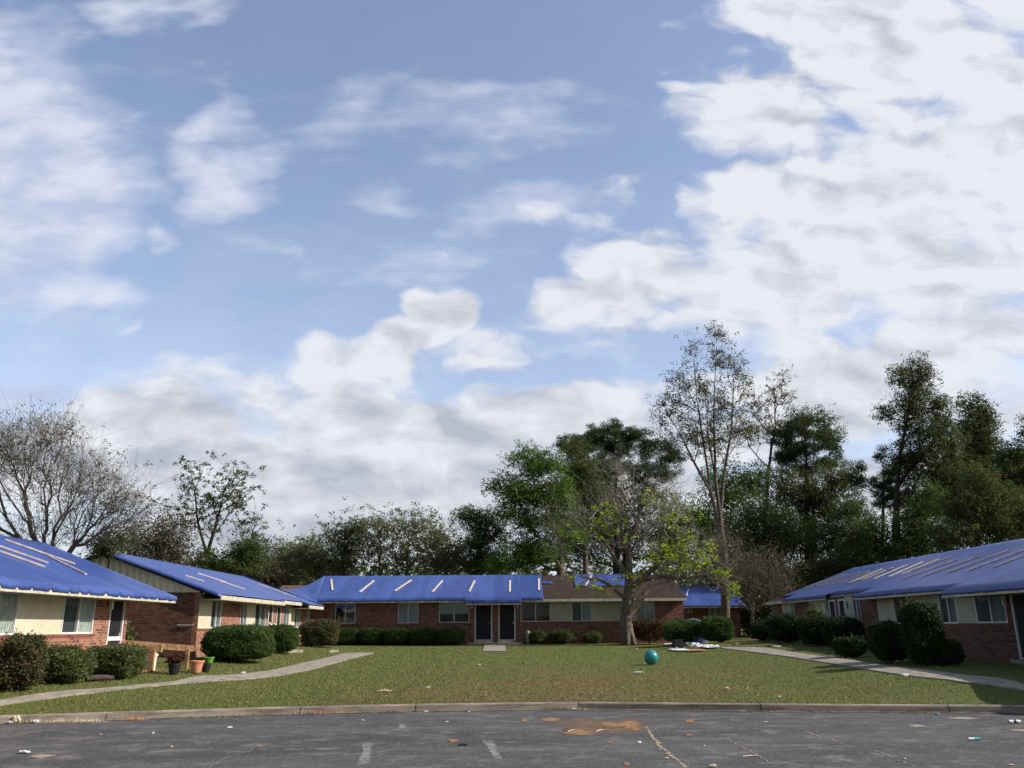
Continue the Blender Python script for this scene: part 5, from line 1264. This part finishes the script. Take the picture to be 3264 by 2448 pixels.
for i, q in enumerate([[r3(-40, 235), r3(300, 205), r3(900, 225), r3(1300, 215), r3(1420, 330), r3(1250, 420), r3(700, 450), r3(200, 420)], [r3(180, 250), r3(300, 228), r3(430, 240), r3(420, 275), r3(200, 275)], [r3(40, 250), r3(110, 240), r3(140, 268), r3(60, 280)], [r3(600, 260), r3(900, 270), r3(980, 230), r3(1060, 235), r3(1140, 290), r3(1120, 340), r3(1180, 385), r3(1060, 370), r3(960, 350), r3(920, 320), r3(700, 325)],
        [r3(340, 345), r3(560, 320), r3(760, 360), r3(740, 400), r3(560, 400), r3(360, 385)], [r3(780, 440), r3(860, 440), r3(850, 465), r3(790, 462)], [r3(930, 620), r3(1000, 620), r3(995, 655), r3(940, 650)], [r2(1610, 410), r2(1740, 425), r2(1760, 450), r2(1650, 465)], [r3(1450, 375), r3(1550, 375), r3(1540, 400), r3(1470, 398)], [r3(1440, 250), r3(1560, 250), r3(1560, 288), r3(1450, 286)]]):
    tag(mark('sand_patch', q, 'sand_faint' if i == 0 else 'sand_orange', .0044 + i * .0004), kind='stuff')
tag(mark('oil_stain', [r2(1705, 460), r2(1835, 462), r2(1820, 485), r2(1720, 482)], 'oil_dark', .009), kind='structure')
tag(mark('pale_scuff', [r1(200, 570), r1(330, 545), r1(560, 555), r1(360, 605)], 'sand_pale', .005), kind='structure')
tag(mark('pale_scuff', [r4(1180, 300), r4(1300, 290), r4(1440, 318), r4(1250, 325)], 'sand_pale', .005), kind='structure')
tag(mark('pale_scuff', [r4(1500, 240), r4(1700, 225), r4(1940, 252), r4(1750, 256), r4(1550, 250)], 'sand_pale', .005), kind='structure')
tag(mark('pale_scuff', [r4(2060, 335), r4(2240, 335), r4(2260, 360), r4(2120, 355)], 'sand_pale', .005), kind='structure')
def crackline(name, pts, w_, material='crack_fill', lift=.006):
    g = MB(); P3 = [G(x_, y_, False) for x_, y_ in pts]; out = []
    for i in range(len(P3) - 1):
        for k_ in range(10): out.append(P3[i].lerp(P3[i + 1], k_ / 10) + Vector((RG.normal() * .015, RG.normal() * .03, lift)))
    out.append(P3[-1] + ZV * lift)
    for i in range(len(out) - 1):
        d = (out[i + 1] - out[i]).normalized(); s_ = Vector((-d.y, d.x, 0)); wa = w_ * (1 + .5 * mn.noise(out[i] * 2)); wb = w_ * (1 + .5 * mn.noise(out[i + 1] * 2))
        a0, a1_, b0, b1_ = out[i] + s_ * wa, out[i] - s_ * wa, out[i + 1] + s_ * wb, out[i + 1] - s_ * wb
        g.face([a0, out[i], out[i + 1], b0], [(0, 0), (1, 0), (1, 0), (0, 0)]); g.face([out[i], a1_, b1_, out[i + 1]], [(1, 0), (0, 0), (0, 0), (1, 0)])
    return tag(g.build(name, material), kind='structure')
crackline('road_crack', [r1(-200, 445), r1(300, 448), r1(900, 445), r1(1400, 440), r1(1800, 442)], .035)
crackline('road_crack', [r2(10, 480), r2(-80, 530), r2(-270, 580), r2(-400, 660), r2(-470, 720)], .022)
crackline('road_crack', [r3(1130, 320), r3(1190, 400), r3(1260, 490), r3(1350, 570), r3(1480, 670)], .08, 'sand_pale')
crackline('road_crack', [r3(1780, 410), r3(1900, 460), r3(2060, 540), r3(2212, 640)], .03, 'sand_pale')
crackline('road_crack', [r4(330, 355), r4(400, 385), r4(560, 425), r4(660, 470), r4(740, 495)], .04, 'sand_pale')
crackline('road_crack', [r4(940, 520), r4(1060, 575), r4(1130, 605), r4(1300, 668)], .03)
crackline('road_crack', [r4(990, 422), r4(1400, 415), r4(2000, 410), r4(2400, 412)], .016)
# grit that has collected along the kerb foot
g = MB(); xsk = np.linspace(-13, 13, 110)
for i in range(len(xsk) - 1):
    xa, xb = xsk[i], xsk[i + 1]; wa = .16 + .12 * mn.noise((xa * 1.3, 0, 0)); wb = .16 + .12 * mn.noise((xb * 1.3, 0, 0))
    A = [Vector((xa, kerb_y(xa) - t * wa - (0 if t else -.01), .0105)) for t in (0, .5, 1)]; B = [Vector((xb, kerb_y(xb) - t * wb - (0 if t else -.01), .0105)) for t in (0, .5, 1)]
    g.face([A[0], A[1], B[1], B[0]], [(.9, 0), (.7, 0), (.7, 0), (.9, 0)]); g.face([A[1], A[2], B[2], B[1]], [(.7, 0), (0, 0), (0, 0), (.7, 0)])
tag(g.build('grit', 'sand_pale'), 'sandy grit collected along the foot of the kerb', 'grit', kind='stuff')
# dry leaves and chips along the kerb
nl = 2600; lx = (RG.random(nl) * 2 - 1) * 12; cl = np.array([mn.noise((v * .55, 3, 0)) for v in lx]); keep = RG.random(nl) < np.clip(.25 + cl * 1.3, .05, 1); lx = lx[keep]
ly = np.interp(lx, KX, KY) - .02 - RG.random(len(lx)) ** 2 * .25
npmesh('leaf_litter', leaves(np.stack([lx, ly, np.full(len(lx), .02)], 1), 1, .004, .045, flat=2), None, 'fallen_leaf'); tag(bpy.data.objects['leaf_litter'], 'dry leaves and chips lying against the kerb', 'leaf litter', kind='stuff')

# ------------------------------------------------------------------ litter, piece by piece
nf_ = 2600; fx = (RG.random(nf_) * 2 - 1) * 12; fy = kerb_y(fx) + .3 + RG.random(nf_) ** 1.4 * 26
npmesh('fallen_leaves', leaves(np.stack([fx, fy, gz(fx, fy) + .015], 1), 1, .01, .06, flat=2), None, 'fallen_leaf'); tag(bpy.data.objects['fallen_leaves'], 'scattered pale fallen leaves all over the lawn', 'fallen leaves', kind='stuff')
LIT = [
 (r1(135, 285), .13, 'paper_cream', 'cream crumpled bag at the kerb near the left edge', 'litter', (1, .8, 1.0)), (r1(85, 290), .08, 'paper_white', 'white scrap left of the cream bag at the kerb', 'litter', (1.2, .8, .6)),
 (r1(300, 285), .09, 'paper_white', 'pale bluish crumpled scrap at the kerb among dry weeds', 'litter', (1.4, .7, .6)), (r1(208, 545), .09, 'paper_white', 'flattened white cup on the asphalt at the lower left', 'litter', (1.8, .7, .4)),
 (r1(1315, 375), .035, 'paper_white', 'small white scrap above the long pale line on the road', 'litter', (1, 1, .8)), (r1(1475, 492), .035, 'paper_cream', 'small cream scrap just below the end of the pale road line', 'litter', (1, 1, .6)),
 (r1(865, 388), .04, 'cardboard', 'small orange scrap above the pale road line', 'litter', (1, 1, .5)), (r1(1975, 325), .05, 'paper_white', 'slanted white sliver on the road', 'litter', (1.7, .5, .4)),
 (r2(12, 488), .05, 'cardboard', 'tan scrap at the upper end of the slanting crack', 'litter', (1.2, .8, .4)), (r2(908, 265), .04, 'paper_white', 'white scrap below the kerb, left of the square worn patch', 'litter', (1.2, .8, .5)),
 (r2(1450, 190), .055, 'paper_white', 'white scrap in the gutter right of the kerb joint', 'litter', (1.4, .7, .5)), (r2(1820, 190), .04, 'paper_white', 'white crumb beside a dark cap in the gutter', 'litter', (1.3, .8, .5)),
 (r2(1795, 182), .035, 'black_plastic', 'dark cap in the gutter', 'litter', (1, 1, .6)), (r2(1630, 278), .05, 'paper_white', 'pale scrap above the orange sand spot', 'litter', (1.3, .7, .4)),
 (r3(500, 168), .06, 'paper_white', 'white scrap in the gutter just left of a kerb joint', 'litter', (1.5, .7, .5)), (r3(625, 170), .05, 'paper_cream', 'cream scrap in the gutter right of a kerb joint', 'litter', (1.3, .7, .4)),
 (r3(1828, 182), .055, 'teal_plastic', 'teal plastic piece in the gutter', 'litter', (1.5, .7, .4)), (r3(1960, 183), .055, 'paper_cream', 'long cream chip right of the teal piece', 'litter', (2, .6, .3)),
 (r3(1072, 456), .045, 'paper_white', 'white lump in the middle of the right lane', 'litter', (1.3, .8, .5)), (r3(1308, 592), .04, 'paper_cream', 'cream chip beside the sandy crack', 'litter', (1.4, .7, .4)),
 (r3(1250, 515), .035, 'paper_cream', 'cream chip on the sandy crack', 'litter', (1.4, .7, .4)), (r3(1710, 665), .06, 'paper_cream', 'cream scrap at the bottom edge of the view', 'litter', (1.4, .7, .5)),
 (r3(2162, 275), .045, 'paper_cream', 'cream scrap on the asphalt below the kerb at the right', 'litter', (1.5, .6, .3)), (r3(1632, 482), .035, 'paper_cream', 'tiny cream scrap in the right lane', 'litter', (1.2, .8, .4)),
 (r4(1462, 212), .055, 'blue_plastic', 'bright blue plastic piece in the gutter', 'litter', (1.4, .8, .5)), (r4(1188, 598), .03, 'paper_white', 'small white crumb near the lower right crack', 'litter', (1, 1, .6)),
 (r4(2100, 645), .05, 'paper_cream', 'cream card near the lower right corner', 'litter', (1.5, .8, .2)),
]
for i, (pp, r_, m_, lb, ct_, sq) in enumerate(LIT):
    crumple('litter_scrap', G(pp[0], pp[1], False), r_ * .62, m_, lb, ct_, sq, i + 5, 'litter scraps on the asphalt', RG.random() * 1.0 - .5)
for i, (px, py, r_, m_, lb) in enumerate([(2317, 2200, .07, 'paper_cream', 'cream lump on the lawn near the kerb, right of centre'), (2484, 2225, .04, 'paper_white', 'tiny white bit on the lawn near the kerb'), (2037, 2146, .10, 'paper_white', 'white strip lying on the lawn left of the ball'),
        (2885, 2160, .09, 'paper_white', 'blue white carton on the shaded lawn at the right'), (2475, 2063, .12, 'paper_white', 'white litter by the right path junction'), (2350, 2057, .08, 'paper_cream', 'cream litter left of the right path'), (1365, 2196, .05, 'paper_white', 'tiny white scrap on the lawn near the kerb joint'),
        (1528, 2122, .05, 'paper_white', 'small white scrap in the middle of the lawn'), (1480, 2087, .05, 'terracotta', 'small orange scrap on the lawn before the doors'), (2030, 2070, .05, 'paper_white', 'tiny white scrap on the lawn behind the ball'), (1225, 2207, .12, 'paper_cream', 'pale flattened scrap in the grass near the kerb'),
        (775, 2150, .08, 'paper_white', 'round white cup beside the left path'), (2157, 2068, .07, 'pool_blue', 'pale blue scrap at the foot of the nearer crate')]):
    sq = (2.0, .6, .25) if r_ in (.10, .12) and m_ != 'terracotta' and px != 2317 else (1.3, .8, .6)
    crumple('litter_scrap', G(px, py) + ZV * .01, r_ * .8, m_, lb, 'litter', sq, i + 50, 'litter scraps on the lawn', 0)
def stick(pts, r_, label, material='batten_wood'):
    a, b = [G(*p, False) + ZV * r_ for p in pts]; m0 = (a + b) / 2 + Vector((0, .02, .004)); root = thing('wood_chip', (a + b) / 2, label, 'wood chip', 'wood splinters on the asphalt')
    tubes('splinter', [(*a, *m0, r_, r_), (*m0, *b, r_, r_ * .5)], material, root)
stick((r3(460, 358), r3(522, 342)), .009, 'pale splinter on the orange sand, left one')
stick((r3(700, 358), r3(768, 342)), .009, 'thin splinter right of the larger one on the sand')
stick((r3(1965, 574), r3(2100, 568)), .009, 'long thin splinter in the lower right lane')
stick((r3(415, 352), r3(455, 362)), .009, 'dark splinter beside the pale one on the sand', 'bark_dark')
# crushed cans / bottle
def can(pp, L_, r_, yaw, m_, m2, label):
    p = G(*pp, False) + ZV * r_ * .9; root = thing('flattened_can' if m2 is None else 'plastic_bottle', p, label, 'can' if m2 is None else 'bottle')
    d = Vector((math.cos(yaw), math.sin(yaw), 0)); s = [(*(p - d * L_ / 2), *(p - d * L_ * .1), r_ * .95, r_), (*(p - d * L_ * .1), *(p + d * L_ / 2), r_, r_ * .9)]
    tubes('can_body' if m2 is None else 'bottle_body', s, m_, root)
    if m2: tubes('bottle_label', [(*(p + d * L_ * .05), *(p + d * L_ * .5), r_ * 1.04, r_ * .95)], m2, root)
    else: tubes('can_band', [(*(p - d * L_ * .1), *(p + d * L_ * .1), r_ * 1.04, r_ * 1.04)], 'dark_metal', root)
can(r4(2135, 285), .22, .035, .05, 'paper_white', None, 'white and black flattened carton near the kerb at the right edge')
can(r4(1785, 432), .18, .026, .0, 'paper_white', 'teal_plastic', 'white and teal bottle lying on the road at the lower right')
# weeds at the kerb
def weeds(px, py, w_, h_, n_, m_, label):
    p = G(px, py, False); c = np.array(p)[None] + np.stack([RG.normal(size=n_) * w_, RG.normal(size=n_) * .05, np.abs(RG.normal(size=n_)) * h_ * .3], 1)
    d = RG.normal(size=(n_, 3)) * .5 + np.array([0, 0, .8]); L_ = h_ * (.5 + RG.random((n_, 1))); s_ = RG.normal(size=(n_, 3)); s_ /= np.linalg.norm(s_, axis=1, keepdims=True)
    V = np.stack([c - s_ * .006, c + s_ * .006, c + d * L_], 1).reshape(-1, 3)
    o = npmesh('dry_weeds', V, None, m_, None, p, k=3); tag(o, label, 'weeds')
weeds(*r1(420, 280), .35, .05, 500, 'paper_cream', 'tan dry weeds and russet leaves at the kerb, left end')
weeds(*r1(710, 275), .22, .045, 350, 'paper_cream', 'pale dry weeds at the kerb left of the first joint')
weeds(*r1(1150, 262), .16, .06, 300, 'cardboard', 'orange dry weeds at the first kerb joint')
weeds(*r2(400, 205), .45, .05, 700, 'cardboard', 'long drift of tan weeds left of the middle of the kerb')
weeds(*r3(560, 165), .3, .04, 300, 'paper_cream', 'pale dry weeds at the kerb joint right of centre')
print('script done', len(bpy.data.objects))
